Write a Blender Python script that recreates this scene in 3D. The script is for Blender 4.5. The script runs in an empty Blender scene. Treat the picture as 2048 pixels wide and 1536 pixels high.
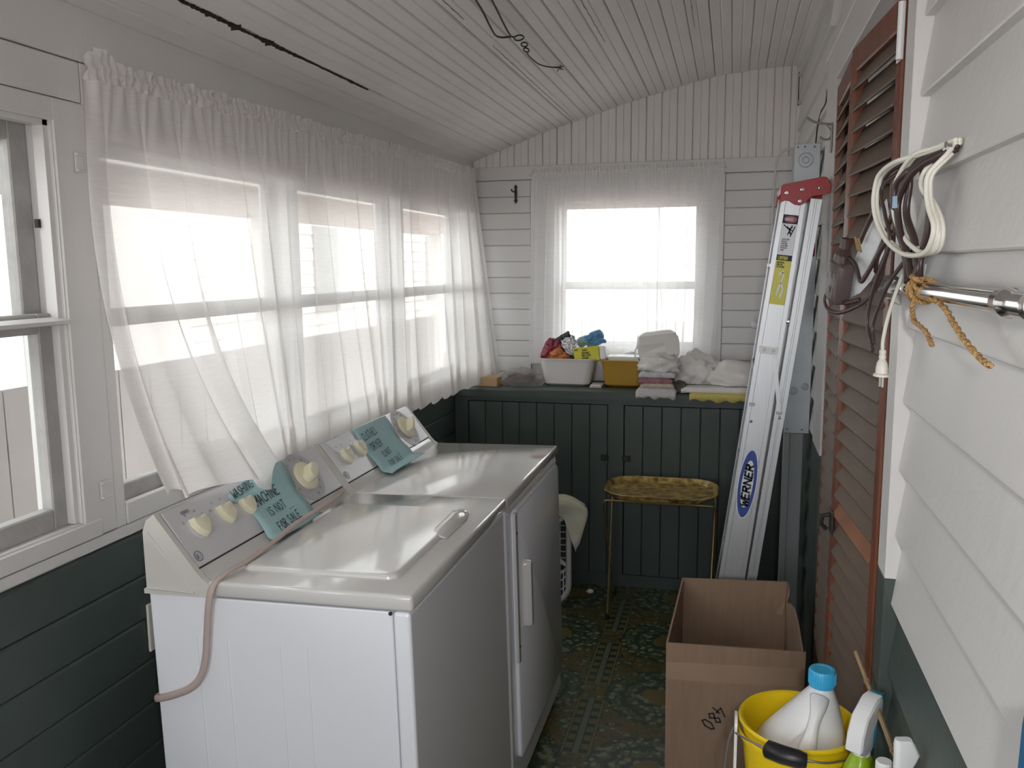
import bpy, bmesh, math, random
from mathutils import Vector, Matrix, noise
random.seed(7)
C = bpy.context.scene.collection
V = Vector
PI = math.pi

# ------------------------------------------------------------------ camera, sky, flash, exposure
sc = bpy.context.scene
CAM = V((0.55633, -1.42533, 1.53208))
cy_, sy_ = math.cos(0.2549098), math.sin(0.2549098)
cp_, sp_ = math.cos(-0.1395225), math.sin(-0.1395225)
cr_, sr_ = math.cos(-0.00805434), math.sin(-0.00805434)
fw = V((-sy_*cp_, cy_*cp_, sp_)); rt = V((cy_, sy_, 0)); up = rt.cross(fw)
r2 = cr_*rt + sr_*up; u2 = -sr_*rt + cr_*up
cam = bpy.data.cameras.new('camera'); cam.sensor_width = 36; cam.sensor_fit = 'HORIZONTAL'
cam.lens = 1680.41/2048*36; cam.clip_start = .02
camo = bpy.data.objects.new('camera', cam); C.objects.link(camo)
camo.matrix_world = Matrix(((r2.x, u2.x, -fw.x, CAM.x), (r2.y, u2.y, -fw.y, CAM.y), (r2.z, u2.z, -fw.z, CAM.z), (0, 0, 0, 1)))
sc.camera = camo

w = bpy.data.worlds.new('overcast_sky'); sc.world = w; w.use_nodes = True
bg = w.node_tree.nodes['Background']; bg.inputs[0].default_value = (.975, .98, 1, 1); bg.inputs[1].default_value = 5.5

fl = bpy.data.lights.new('camera_flash', 'AREA'); fl.energy = 6.3; fl.size = .035; fl.shape = 'DISK'; fl.color = (1, .97, .95)
flo = bpy.data.objects.new('camera_flash', fl); C.objects.link(flo)
flo.matrix_world = Matrix(((r2.x, u2.x, -fw.x, 0), (r2.y, u2.y, -fw.y, 0), (r2.z, u2.z, -fw.z, 0), (0, 0, 0, 1)))
flo.location = CAM + r2*.06 + u2*.04 - fw*.02

vs = sc.view_settings; vs.view_transform = 'Standard'; vs.look = 'None'; vs.gamma = 1; vs.exposure = 0.0
try: vs.use_curve_mapping = False
except Exception: pass
sc.cycles.max_bounces = 10; sc.cycles.diffuse_bounces = 6; sc.cycles.transparent_max_bounces = 16
sc.cycles.use_denoising = True; sc.cycles.caustics_reflective = False; sc.cycles.caustics_refractive = False
sc.cycles.sample_clamp_indirect = 6

# portals: tell the sampler where daylight enters (no light of their own)
def portal(loc, rot, sx, sy):
    l = bpy.data.lights.new('daylight_portal', 'AREA'); l.shape = 'RECTANGLE'; l.size = sx; l.size_y = sy
    l.cycles.is_portal = True
    o = bpy.data.objects.new('daylight_portal', l); C.objects.link(o); o.location = loc; o.rotation_euler = rot
portal((-.86, .45, 1.42), (0, -PI/2, 0), .9, 4.6)
portal((.05, 2.9, 1.5), (-PI/2, 0, 0), .8, .8)
portal((.1, -2.66, 1.4), (PI/2, 0, 0), .9, 1.3)

# ------------------------------------------------------------------ materials
def mat(name, col, rough=.5, metal=0, bump=0, bscale=60, var=0, vscale=6, coat=0, spec=.5, trans=0, stretch=None, alpha=1, col2=None, ior=1.45):
    m = bpy.data.materials.new(name); m.use_nodes = True
    nt = m.node_tree; n = nt.nodes; b = n['Principled BSDF']
    b.inputs['Base Color'].default_value = (*col, 1); b.inputs['Roughness'].default_value = rough
    b.inputs['Metallic'].default_value = metal; b.inputs['Specular IOR Level'].default_value = spec
    b.inputs['Coat Weight'].default_value = coat; b.inputs['Coat Roughness'].default_value = .08
    b.inputs['Transmission Weight'].default_value = trans; b.inputs['IOR'].default_value = ior
    b.inputs['Alpha'].default_value = alpha
    if bump or var:
        tc = n.new('ShaderNodeTexCoord'); mp = n.new('ShaderNodeMapping'); nt.links.new(tc.outputs['Object'], mp.inputs[0])
        if stretch: mp.inputs['Scale'].default_value = stretch
    if var:
        t = n.new('ShaderNodeTexNoise'); t.inputs['Scale'].default_value = vscale; t.inputs['Detail'].default_value = 5
        nt.links.new(mp.outputs[0], t.inputs['Vector'])
        r = n.new('ShaderNodeValToRGB'); r.color_ramp.elements[0].position = .3; r.color_ramp.elements[1].position = .7
        c2 = col2 or tuple(max(0, c*(1-var)) for c in col)
        r.color_ramp.elements[0].color = (*c2, 1); r.color_ramp.elements[1].color = (*col, 1)
        nt.links.new(t.outputs[0], r.inputs[0]); nt.links.new(r.outputs[0], b.inputs['Base Color'])
    if bump:
        t = n.new('ShaderNodeTexNoise'); t.inputs['Scale'].default_value = bscale; t.inputs['Detail'].default_value = 4
        nt.links.new(mp.outputs[0], t.inputs['Vector'])
        bp = n.new('ShaderNodeBump'); bp.inputs['Strength'].default_value = bump; bp.inputs['Distance'].default_value = .01
        nt.links.new(t.outputs[0], bp.inputs['Height']); nt.links.new(bp.outputs[0], b.inputs['Normal'])
    return m
WHITE = mat('white_house_paint', (.655, .643, .636), .42, bump=.12, bscale=35, var=.06, vscale=3)
WHITEC = mat('white_ceiling_paint', (.745, .715, .695), .6, bump=.12, bscale=35, var=.07, vscale=3)
GREEN = mat('green_gray_paint', (.064, .084, .076), .45, bump=.12, bscale=35, var=.15, vscale=4)
CRACK = mat('bare_dark_wood', (.035, .026, .022), .9, var=.4, vscale=40)
OLDSASH = mat('weathered_sash', (.42, .41, .40), .6, var=.25, vscale=14, bump=.2)
GLASS = None
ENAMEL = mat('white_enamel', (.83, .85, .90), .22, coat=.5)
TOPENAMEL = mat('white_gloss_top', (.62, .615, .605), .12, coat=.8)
PANELG = mat('control_panel_gray', (.63, .63, .65), .25, coat=.3)
ENDCAP = mat('beige_plastic', (.60, .58, .545), .45)
CREAM = mat('cream_knob', (.74, .71, .52), .35)
DARKLINE = mat('black_seam', (.03, .03, .035), .6)
GRAYPRINT = mat('gray_print', (.26, .26, .30), .5)
DIALG = mat('dial_gray', (.44, .43, .46), .4)
TEAL = mat('teal_paper', (.38, .58, .60), .75, var=.05, vscale=8)
INK = mat('black_marker', (.025, .03, .045), .6)
CORDT = mat('tan_cord', (.48, .385, .35), .45)
DOORW = mat('red_brown_wood', (.20, .062, .030), .42, var=.5, vscale=9, stretch=(6, 6, .6), bump=.1)
SLATW = mat('dusty_brown_slat', (.128, .089, .063), .6, var=.3, vscale=7, stretch=(3, .8, 3))
SLATO = mat('clean_orange_slat', (.26, .095, .04), .5, var=.35, vscale=9)
BLACKM = mat('black_iron', (.02, .02, .02), .55)
CHROME = mat('chrome', (.80, .79, .78), .12, metal=1)
GALV = mat('galvanized_steel', (.38, .41, .43), .45, metal=.55, var=.15, vscale=12)
GRAYP = mat('gray_painted_duct', (.25, .27, .275), .5)
ALU = mat('brushed_aluminium', (.50, .52, .54), .42, metal=.75, var=.10, vscale=20, stretch=(14, 14, .5))
RED = mat('red_plastic', (.34, .018, .022), .38)
STICK = mat('bamboo', (.42, .30, .16), .5, var=.3, vscale=20)
CARD = mat('cardboard', (.33, .225, .155), .75, var=.14, vscale=9, bump=.15, bscale=90, stretch=(8, 8, 1))
CARDE = mat('cardboard_edge', (.42, .30, .22), .8)
TAPE = mat('clear_tape', (.36, .25, .175), .15, coat=.6)
YEL = mat('yellow_bucket_plastic', (.83, .60, .012), .33)
WPL = mat('white_plastic', (.76, .77, .785), .35)
IVORY = mat('ivory_plastic', (.74, .72, .64), .4)
BLUECAP = mat('blue_cap', (.05, .42, .72), .4)
LIME = mat('lime_liquid_bottle', (.27, .42, .015), .25)
BLKPL = mat('black_plastic', (.018, .016, .018), .35)
STEEL = mat('steel_wire', (.30, .29, .28), .4, metal=.8)
BROWN = mat('brown_cord', (.045, .026, .024), .33)
WCORD = mat('white_cord', (.72, .71, .63), .4)
TWINE = mat('tan_twine', (.62, .37, .15), .85, bump=.8, bscale=200, var=.4, vscale=120)
BRASS = mat('brass', (.52, .38, .17), .3, metal=.9)
MUST = mat('mustard_plastic', (.42, .245, .03), .38)
BASINW = mat('white_basin_plastic', (.70, .67, .65), .42)
TOWELW = mat('white_terry', (.72, .68, .67), .95, bump=.9, bscale=220)
TOWELP = mat('pink_terry', (.42, .20, .23), .95, bump=.9, bscale=220)
TOWELC = mat('cream_terry', (.66, .57, .49), .95, bump=.9, bscale=220)
TOWELG = mat('pale_gray_cloth', (.60, .61, .63), .95, bump=.5, bscale=200)
YCLOTH = mat('yellow_cloth', (.60, .52, .16), .9, bump=.4, bscale=150)
LINEN = mat('white_linen', (.74, .715, .695), .8, bump=.3, bscale=120)
BAGW = mat('white_thin_bag', (.74, .72, .70), .4, bump=.25, bscale=30)
LABELY = mat('yellow_label', (.60, .56, .02), .35)
LABELW = mat('white_label', (.72, .74, .77), .35)
BLUEP = mat('royal_blue_print', (.03, .07, .30), .35)
REDP = mat('red_print', (.36, .06, .09), .4)
PKT_BLUE = mat('blue_packet', (.09, .25, .45), .3)
PKT_AQUA = mat('aqua_packet', (.30, .46, .48), .35)
PKT_DARK = mat('black_pouch', (.02, .03, .028), .25)
PKT_SILV = mat('silver_pouch', (.55, .55, .56), .25, metal=.4)
PKT_RED = mat('dark_red_pouch', (.24, .03, .05), .25)
PKT_ORG = mat('orange_pouch', (.48, .15, .04), .3)
CLEARP = mat('frosted_plastic', (.72, .71, .66), .25)
BROWNW = mat('wrapped_brown_goods', (.20, .125, .105), .3, var=.5, vscale=30, bump=.4, bscale=50)
TANBOX = mat('tan_box', (.55, .38, .20), .7)
FABBLUE = mat('blue_cover_cloth', (.012, .10, .22), .8)
OUTGRAY = mat('outside_gray_boards', (.42, .40, .395), .8, var=.2, vscale=2)
OUTWHITE = mat('outside_white_paint', (.68, .65, .63), .7)
GROUND = mat('pale_dirt', (.46, .37, .32), .9, var=.3, vscale=3)

def glass_mat():
    m = bpy.data.materials.new('window_glass'); m.use_nodes = True; nt = m.node_tree; n = nt.nodes
    out = n['Material Output']; n.remove(n['Principled BSDF'])
    t = n.new('ShaderNodeBsdfTransparent'); g = n.new('ShaderNodeBsdfGlossy'); g.inputs['Roughness'].default_value = .03
    t.inputs[0].default_value = (.93, .95, .94, 1)
    x = n.new('ShaderNodeMixShader'); f = n.new('ShaderNodeFresnel'); f.inputs[0].default_value = 1.25
    ge = n.new('ShaderNodeNewGeometry'); k = n.new('ShaderNodeMath'); k.operation = 'SUBTRACT'; k.inputs[0].default_value = 1   # thin pane: one reflection, on entry
    mu = n.new('ShaderNodeMath'); mu.operation = 'MULTIPLY'; nt.links.new(ge.outputs['Backfacing'], k.inputs[1])
    nt.links.new(f.outputs[0], mu.inputs[0]); nt.links.new(k.outputs[0], mu.inputs[1])
    nt.links.new(mu.outputs[0], x.inputs[0]); nt.links.new(t.outputs[0], x.inputs[1]); nt.links.new(g.outputs[0], x.inputs[2])
    nt.links.new(x.outputs[0], out.inputs[0]); return m
GLASS = glass_mat()
def sheer_mat(name, col, opac, share=.80):
    m = bpy.data.materials.new(name); m.use_nodes = True; nt = m.node_tree; n = nt.nodes
    out = n['Material Output']; n.remove(n['Principled BSDF'])
    t = n.new('ShaderNodeBsdfTransparent'); d = n.new('ShaderNodeBsdfDiffuse'); l = n.new('ShaderNodeBsdfTranslucent')
    d.inputs[0].default_value = (*col, 1); l.inputs[0].default_value = (*col, 1)
    a = n.new('ShaderNodeMixShader'); a.inputs[0].default_value = share
    nt.links.new(d.outputs[0], a.inputs[1]); nt.links.new(l.outputs[0], a.inputs[2])
    x = n.new('ShaderNodeMixShader')
    tc = n.new('ShaderNodeTexCoord'); mp = n.new('ShaderNodeMapping'); mp.inputs['Scale'].default_value = (6, 6, 160)
    no = n.new('ShaderNodeTexNoise'); no.inputs['Scale'].default_value = 3; no.inputs['Detail'].default_value = 2
    nt.links.new(tc.outputs['Object'], mp.inputs[0]); nt.links.new(mp.outputs[0], no.inputs['Vector'])
    mr = n.new('ShaderNodeMapRange'); mr.inputs[1].default_value = .3; mr.inputs[2].default_value = .7
    mr.inputs[3].default_value = opac-.03; mr.inputs[4].default_value = opac+.03
    nt.links.new(no.outputs[0], mr.inputs[0]); nt.links.new(mr.outputs[0], x.inputs[0])
    nt.links.new(t.outputs[0], x.inputs[1]); nt.links.new(a.outputs[0], x.inputs[2])
    nt.links.new(x.outputs[0], out.inputs[0]); return m
SHEER = sheer_mat('sheer_white_curtain', (.95, .93, .92), .71, .58)
SHEER2 = sheer_mat('sheer_white_curtain_fine', (.95, .95, .955), .58, .42)
HAZYBAG = sheer_mat('hazy_clear_plastic', (.8, .78, .78), .35)

def floor_mat():
    m = bpy.data.materials.new('patterned_green_vinyl'); m.use_nodes = True; nt = m.node_tree; n = nt.nodes; L = nt.links
    b = n['Principled BSDF']; b.inputs['Roughness'].default_value = .42
    tc = n.new('ShaderNodeTexCoord'); sep = n.new('ShaderNodeSeparateXYZ'); L.new(tc.outputs['Object'], sep.inputs[0])
    def math_(op, a, b_=None, clamp=False):
        k = n.new('ShaderNodeMath'); k.operation = op; k.use_clamp = clamp
        for i, v in enumerate((a, b_)):
            if v is None: continue
            if isinstance(v, (int, float)): k.inputs[i].default_value = v
            else: L.new(v, k.inputs[i])
        return k.outputs[0]
    def band(v, lo, hi): return math_('MULTIPLY', math_('GREATER_THAN', v, lo), math_('LESS_THAN', v, hi))
    def mix(f, a, b_):
        k = n.new('ShaderNodeMix'); k.data_type = 'RGBA'
        L.new(f, k.inputs[0])
        for i, v in ((6, a), (7, b_)):
            if isinstance(v, tuple): k.inputs[i].default_value = (*v, 1)
            else: L.new(v, k.inputs[i])
        return k.outputs[2]
    def noise_(scale, detail=3):
        k = n.new('ShaderNodeTexNoise'); k.inputs['Scale'].default_value = scale; k.inputs['Detail'].default_value = detail
        L.new(tc.outputs['Object'], k.inputs['Vector']); return k.outputs[0]
    x, y = sep.outputs[0], sep.outputs[1]
    P = .46                                     # repeat of the printed pattern
    u = math_('PINGPONG', math_('ADD', x, -.115), P/2*1.0)  # distance from the strip centres
    yy = math_('PINGPONG', math_('ADD', y, .02), P/2)
    dx = math_('SUBTRACT', P/2, u)              # distance from medallion axis
    d = math_('SQRT', math_('ADD', math_('MULTIPLY', dx, dx), math_('MULTIPLY', yy, yy)))
    nz = noise_(26, 4); nz2 = noise_(70, 2)
    dw = math_('ADD', d, math_('MULTIPLY', math_('SUBTRACT', nz, .5), .07))
    ring = math_('SINE', math_('MULTIPLY', dw, 110))
    vor = n.new('ShaderNodeTexVoronoi'); vor.inputs['Scale'].default_value = 34; L.new(tc.outputs['Object'], vor.inputs['Vector'])
    base = mix(math_('GREATER_THAN', nz2, .52), (.036, .058, .024), (.085, .110, .052))
    base = mix(math_('GREATER_THAN', ring, .35), base, (.020, .040, .022))
    base = mix(math_('GREATER_THAN', math_('SUBTRACT', nz, vor.outputs[0]), .16), base, (.18, .195, .13))
    center = math_('LESS_THAN', dw, .055)
    base = mix(center, base, (.13, .095, .025))
    far = band(dw, .19, .26)
    base = mix(math_('MULTIPLY', far, math_('GREATER_THAN', nz2, .45)), base, (.10, .075, .022))
    # strip: bare line, squares, ochre lines, broken by cross pieces
    seg = math_('GREATER_THAN', yy, .055)
    sq = math_('GREATER_THAN', math_('SINE', math_('MULTIPLY', y, 2*PI/.052)), -.25)
    inst = math_('LESS_THAN', u, .050)
    strip = mix(math_('MULTIPLY', sq, band(u, .014, .038)), (.018, .028, .016), (.10, .105, .035))
    strip = mix(band(u, .040, .047), strip, (.13, .12, .05))
    strip = mix(math_('LESS_THAN', u, .010), strip, (.11, .125, .09))
    base = mix(math_('MULTIPLY', seg, inst), base, strip)
    L.new(base, b.inputs['Base Color'])
    bp = n.new('ShaderNodeBump'); bp.inputs['Strength'].default_value = .15; bp.inputs['Distance'].default_value = .004
    L.new(nz2, bp.inputs['Height']); L.new(bp.outputs[0], b.inputs['Normal'])
    return m
FLOORM = floor_mat()
def tray_mat():
    m = mat('gold_painted_tray', (.62, .46, .14), .32, var=.9, vscale=34, col2=(.085, .035, .010), coat=.4); return m
TRAYM = tray_mat()

# ------------------------------------------------------------------ mesh helpers
def BM(): return bmesh.new()
def obj(name, bm, m, parent=None, smooth=False, loc=None):
    me = bpy.data.meshes.new(name); bmesh.ops.recalc_face_normals(bm, faces=bm.faces) if len(bm.faces) < 20000 else None
    bm.to_mesh(me); bm.free()
    for mm in (m if isinstance(m, (list, tuple)) else [m]): me.materials.append(mm)
    if smooth:
        for p in me.polygons: p.use_smooth = True
    o = bpy.data.objects.new(name, me); C.objects.link(o)
    if parent: o.parent = parent
    if loc: o.location = loc
    return o
def sharp(o, ang=40):
    me = o.data
    for p in me.polygons: p.use_smooth = True
    me.set_sharp_from_angle(angle=math.radians(ang)); return o
def thing(name, label, cat, loc=(0, 0, 0), group=None, rot=(0, 0, 0)):
    o = bpy.data.objects.new(name, None); C.objects.link(o); o.location = loc; o.rotation_euler = rot
    o.empty_display_size = .05
    o['label'] = label; o['category'] = cat
    if group: o['group'] = group
    return o
def tag(o, label, cat, group=None):
    o['label'] = label; o['category'] = cat
    if group: o['group'] = group
    return o
def struct(o): o['kind'] = 'structure'; return o
def box(bm, a, b, bev=0, seg=2):
    a, b = V(a), V(b)
    v = [bm.verts.new((x, y, z)) for x in (a.x, b.x) for y in (a.y, b.y) for z in (a.z, b.z)]
    f = [(0, 1, 3, 2), (4, 6, 7, 5), (0, 4, 5, 1), (2, 3, 7, 6), (0, 2, 6, 4), (1, 5, 7, 3)]
    fs = [bm.faces.new([v[i] for i in q]) for q in f]
    if bev:
        es = list({e for q in fs for e in q.edges})
        bmesh.ops.bevel(bm, geom=es, offset=bev, segments=seg, profile=.5, affect='EDGES')
    return bm
def prism(bm, pts, vec):
    vec = V(vec); a = [bm.verts.new(V(p)) for p in pts]; b = [bm.verts.new(V(p)+vec) for p in pts]; n = len(pts)
    bm.faces.new(a); bm.faces.new(b[::-1])
    for i in range(n): bm.faces.new((a[i], b[i], b[(i+1) % n], a[(i+1) % n]))
    return bm
def spline(pts, k=8, closed=False):
    pts = [V(p) for p in pts]; n = len(pts); out = []
    rng = range(n) if closed else range(n-1)
    for i in rng:
        if closed: p0, p1, p2, p3 = pts[i-1], pts[i], pts[(i+1) % n], pts[(i+2) % n]
        else: p0, p1, p2, p3 = pts[max(i-1, 0)], pts[i], pts[i+1], pts[min(i+2, n-1)]
        for j in range(k):
            t = j/k
            out.append(.5*((2*p1)+(p2-p0)*t+(2*p0-5*p1+4*p2-p3)*t*t+(3*p1-p0-3*p2+p3)*t**3))
    if not closed: out.append(pts[-1])
    return out
def tube(bm, pts, r, seg=8, closed=False, flat=None, h=None):
    """r: radius or list; flat: surface normal(s) -> elliptical section r wide, h thick."""
    pts = [V(p) for p in pts]; n = len(pts); rings = []
    N = None
    for i, p in enumerate(pts):
        a = pts[i-1] if (i > 0 or closed) else p; c = pts[(i+1) % n] if (i < n-1 or closed) else p
        T = (c-a)
        T = T.normalized() if T.length > 1e-9 else V((0, 0, 1))
        if flat is not None:
            f = V(flat[i]) if isinstance(flat, list) else V(flat)
            N = (f - T*f.dot(T))
            N = N.normalized() if N.length > 1e-6 else T.orthogonal().normalized()
        else:
            if N is None: N = T.orthogonal().normalized()
            N = (N - T*N.dot(T)); N = N.normalized() if N.length > 1e-6 else T.orthogonal().normalized()
        B = T.cross(N); rr = r[i] if isinstance(r, list) else r; hh = h if h else rr
        rings.append([bm.verts.new(p + B*(rr*math.cos(2*PI*k/seg)) + N*(hh*math.sin(2*PI*k/seg))) for k in range(seg)])
    m = n if closed else n-1
    for i in range(m):
        A, Bq = rings[i], rings[(i+1) % n]
        for k in range(seg): bm.faces.new((A[k], A[(k+1) % seg], Bq[(k+1) % seg], Bq[k]))
    if not closed: bm.faces.new(rings[0][::-1]); bm.faces.new(rings[-1])
    return bm
def lathe(bm, prof, seg=24, M=None, sx=1, sy=1, cap=True):
    rings = []
    for (r, z) in prof:
        rings.append([bm.verts.new((r*sx*math.cos(2*PI*k/seg), r*sy*math.sin(2*PI*k/seg), z)) for k in range(seg)])
    vs_ = [v for q in rings for v in q]
    for i in range(len(rings)-1):
        for k in range(seg): bm.faces.new((rings[i][k], rings[i][(k+1) % seg], rings[i+1][(k+1) % seg], rings[i+1][k]))
    if cap: bm.faces.new(rings[0][::-1]); bm.faces.new(rings[-1])
    if M is not None: bmesh.ops.transform(bm, matrix=M, verts=vs_)
    return bm
def frame_M(o, X, Y, Z): return Matrix(((X[0], Y[0], Z[0], o[0]), (X[1], Y[1], Z[1], o[1]), (X[2], Y[2], Z[2], o[2]), (0, 0, 0, 1)))
def disc(bm, c, nrm, r, h, seg=16, bev=0):
    Z = V(nrm).normalized(); X = Z.orthogonal().normalized(); Y = Z.cross(X)
    prof = [(r, 0), (r, h)] if not bev else [(r, 0), (r, h-bev), (r-bev*.3, h-bev*.3), (r-bev, h)]
    return lathe(bm, prof, seg, frame_M(c, X, Y, Z))
def rrect(w_, h_, r, k=4):
    out = []
    for cx, cy, a in ((w_/2-r, h_/2-r, 0), (-w_/2+r, h_/2-r, 90), (-w_/2+r, -h_/2+r, 180), (w_/2-r, -h_/2+r, 270)):
        for j in range(k+1):
            t = math.radians(a+90*j/k); out.append((cx+r*math.cos(t), cy+r*math.sin(t)))
    return out
def loft(bm, loops, cap0=True, cap1=True):
    R = [[bm.verts.new(V(p)) for p in lp] for lp in loops]; n = len(R[0])
    for i in range(len(R)-1):
        for k in range(n): bm.faces.new((R[i][k], R[i][(k+1) % n], R[i+1][(k+1) % n], R[i+1][k]))
    if cap0: bm.faces.new(R[0][::-1])
    if cap1: bm.faces.new(R[-1])
    return bm
def grid(bm, f, nu, nv):
    g = [[bm.verts.new(f(i/nu, j/nv)) for j in range(nv+1)] for i in range(nu+1)]
    for i in range(nu):
        for j in range(nv): bm.faces.new((g[i][j], g[i+1][j], g[i+1][j+1], g[i][j+1]))
    return bm
# single-stroke hand lettering (5 wide x 8 high)
ST = {'A': [[(0, 0), (2, 8), (4, 0)], [(.8, 3), (3.2, 3)]], 'C': [[(4, 7), (2.5, 8), (.8, 7), (0, 4), (.8, 1), (2.5, 0), (4, 1)]],
 'D': [[(0, 0), (0, 8)], [(-.6, 7.6), (2, 7.8), (4, 6), (4, 2), (2, 0), (-.4, .2)]], 'E': [[(4, 8), (.4, 8), (0, 0), (4, 0)], [(.2, 4), (3, 4)]],
 'F': [[(4, 8), (.4, 8), (0, 0)], [(.2, 4), (3, 4)]], 'G': [[(4, 7), (2, 8), (.3, 6), (0, 2), (1.5, 0), (3.8, 1), (4, 3.5), (2.2, 3.5)]],
 'H': [[(0, 0), (0, 8)], [(4, 0), (4, 8)], [(0, 4), (4, 4)]], 'I': [[(1, 0), (1, 8)]], 'J': [[(3, 8), (3, 1.5), (1.5, 0), (0, 1.5)]],
 'L': [[(0, 8), (0, 0), (3.6, 0)]], 'M': [[(0, 0), (.4, 8), (2.2, 3), (4, 8), (4.6, 0)]], 'N': [[(0, 0), (0, 8), (4, 0), (4, 8)]],
 'O': [[(2, 8), (.4, 6.5), (0, 3), (1.5, 0), (3.4, 1), (4, 4.5), (2, 8)]], 'R': [[(0, 0), (0, 8)], [(-.3, 7.7), (3, 7.8), (3.6, 6), (2.6, 4.4), (.1, 4)], [(1.4, 4), (4, 0)]],
 'S': [[(3.8, 7), (2.2, 8), (.6, 6.6), (1, 5), (3, 3.6), (3.6, 1.6), (2, 0), (0, 1)]], 'T': [[(0, 8), (4.4, 8)], [(2.2, 8), (2, 0)]],
 'W': [[(0, 8), (1, 0), (2.4, 5), (3.6, 0), (5, 8)]], 'Y': [[(0, 8), (2, 4)], [(4, 8), (1.6, 0)]], 'U': [[(0, 8), (.2, 1.5), (1.8, 0), (3.6, 1.5), (4, 8)]],
 'B': [[(0, 0), (0, 8), (3, 7.5), (3.2, 5), (0, 4.2)], [(0, 4.2), (3.6, 3.6), (3.8, 1), (0, 0)]], 'P': [[(0, 0), (0, 8), (3.4, 7.6), (3.6, 5), (0, 4)]],
 'V': [[(0, 8), (2, 0), (4, 8)]], '4': [[(3, 8), (0, 3), (4.4, 3)], [(3.2, 5), (2.8, 0)]], '8': [[(2, 4), (.3, 6), (2, 8), (3.7, 6.2), (2, 4), (0, 2), (2, 0), (4, 2), (2, 4)]],
 '0': [[(2, 8), (.2, 5), (.6, 1), (2.4, 0), (4, 3), (3.4, 7), (2, 8)]], '-': [[(0, 4), (3, 4)]], ' ': []}
def letters(bm, text, o, X, Y, h, wid=.55, th=.1, lift=None, jig=0, slant=0, surf=None):
    """flat ribbons; o lower-left, X/Y unit directions, h letter height."""
    o = V(o); X = V(X); Y = V(Y); Z = X.cross(Y); s = h/8; sx = s*wid*1.5; cur = 0
    for ch in text:
        cw = 3 if ch in 'I ' else 5.6
        for st in ST.get(ch.upper(), []):
            jx, jy = random.uniform(-jig, jig), random.uniform(-jig, jig)
            P = [V(((cur+a+jx+slant*b)*sx, (b+jy)*s)) for a, b in st]
            for a, b in zip(P[:-1], P[1:]):
                d = (b-a)
                if d.length < 1e-9: continue
                nn = V((-d.y, d.x)).normalized()*(h*th/2); e = d.normalized()*(h*th*.3)
                q = [a-e-nn, b+e-nn, b+e+nn, a-e+nn]
                if surf: vv = [bm.verts.new(surf(*p)) for p in q]
                else: vv = [bm.verts.new(o+X*p.x+Y*p.y+Z*.0006) for p in q]
                bm.faces.new(vv)
        cur += cw
    return cur*sx
TILT = 0.0227048; TT = math.tan(TILT)
ct, st_ = math.cos(TILT), math.sin(TILT)
def fz(x): return x*TT            # floor height
def W(p): return V((p[0]*ct-p[2]*st_, p[1], p[0]*st_+p[2]*ct))   # machine frame -> world

XL, XR, YB, YN = -.745, .85, 2.80, -2.6
# ------------------------------------------------------------------ setting: floor
bm = BM(); prism(bm, [(-1.0, 0, fz(-1.0)), (1.0, 0, fz(1.0)), (1.0, 0, -.25), (-1.0, 0, -.25)], (0, YB-YN+.2, 0))
floor = struct(obj('floor', bm, FLOORM)); floor.location = (0, YN-.1, 0)
# ceiling
CX = [-.80, -.745, -.62, -.339, .033, .25, .477, .66, .90]; CZ = [2.040, 2.058, 2.102, 2.200, 2.305, 2.362, 2.411, 2.428, 2.436]
def cz(x):
    for i in range(len(CX)-1):
        if x <= CX[i+1]: return CZ[i]+(CZ[i+1]-CZ[i])*(x-CX[i])/(CX[i+1]-CX[i])
    return CZ[-1]
bm = BM(); prism(bm, [(x, YN-.1, z+.020) for x, z in zip(CX, CZ)]+[(x, YN-.1, z+.07) for x, z in zip(CX[::-1], CZ[::-1])], (0, YB-YN+.2, 0))
ceiling = struct(obj('ceiling', bm, CRACK))
edges = [-.745, -.610] + [-.610+.0762*i for i in range(1, 20)]
for i in range(len(edges)-1):
    x0, x1 = edges[i], min(edges[i+1], .856)
    p0, p1 = V((x0, 0, cz(x0))), V((x1, 0, cz(x1))); T = (p1-p0); Lw = T.length; T.normalize(); U = V((-T.z, 0, T.x))
    g = .0006
    ga = .007 if i == 1 else g+random.choice((0, 0, .0004, .0008))
    d = random.uniform(-.0008, .0008)
    prof = [(ga, .004), (ga+.004, d), (Lw/2-.004, d), (Lw/2, .003+d), (Lw/2+.004, d), (Lw-g-.004, d), (Lw-g, .004), (Lw-g, .018), (ga, .018)]
    if i == 0: prof = [(g, .004), (.004, 0), (.045, 0), (.048, .005), (.052, .001), (.085, .001), (.088, .006), (.092, 0), (Lw-g-.003, 0), (Lw-g, .004), (Lw-g, .018), (g, .018)]
    bm = BM()
    if i == 1:   # chipped edge along the dark crack
        n = 120; R = []
        for k in range(n+1):
            y = YN + (YB-YN)*k/n
            c = .0002
            if .25 < y < 1.35: c = .002+.011*abs(noise.noise((y*9, 3, 0)))*(1.2 if y < .85 else .6)
            R.append([p0+T*(a+(c if (a == ga and True) else (c*.6 if abs(a-ga-.004) < 1e-6 else 0))-(.0068 if (a == ga) else (.0062 if abs(a-ga-.004) < 1e-6 else 0)))+U*b+V((0, y, 0)) for a, b in prof])
        loft(bm, R)
    else: prism(bm, [p0+T*a+U*b+V((0, YN, 0)) for a, b in prof], (0, YB-YN, 0))
    obj('plank', bm, WHITEC, ceiling)
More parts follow.
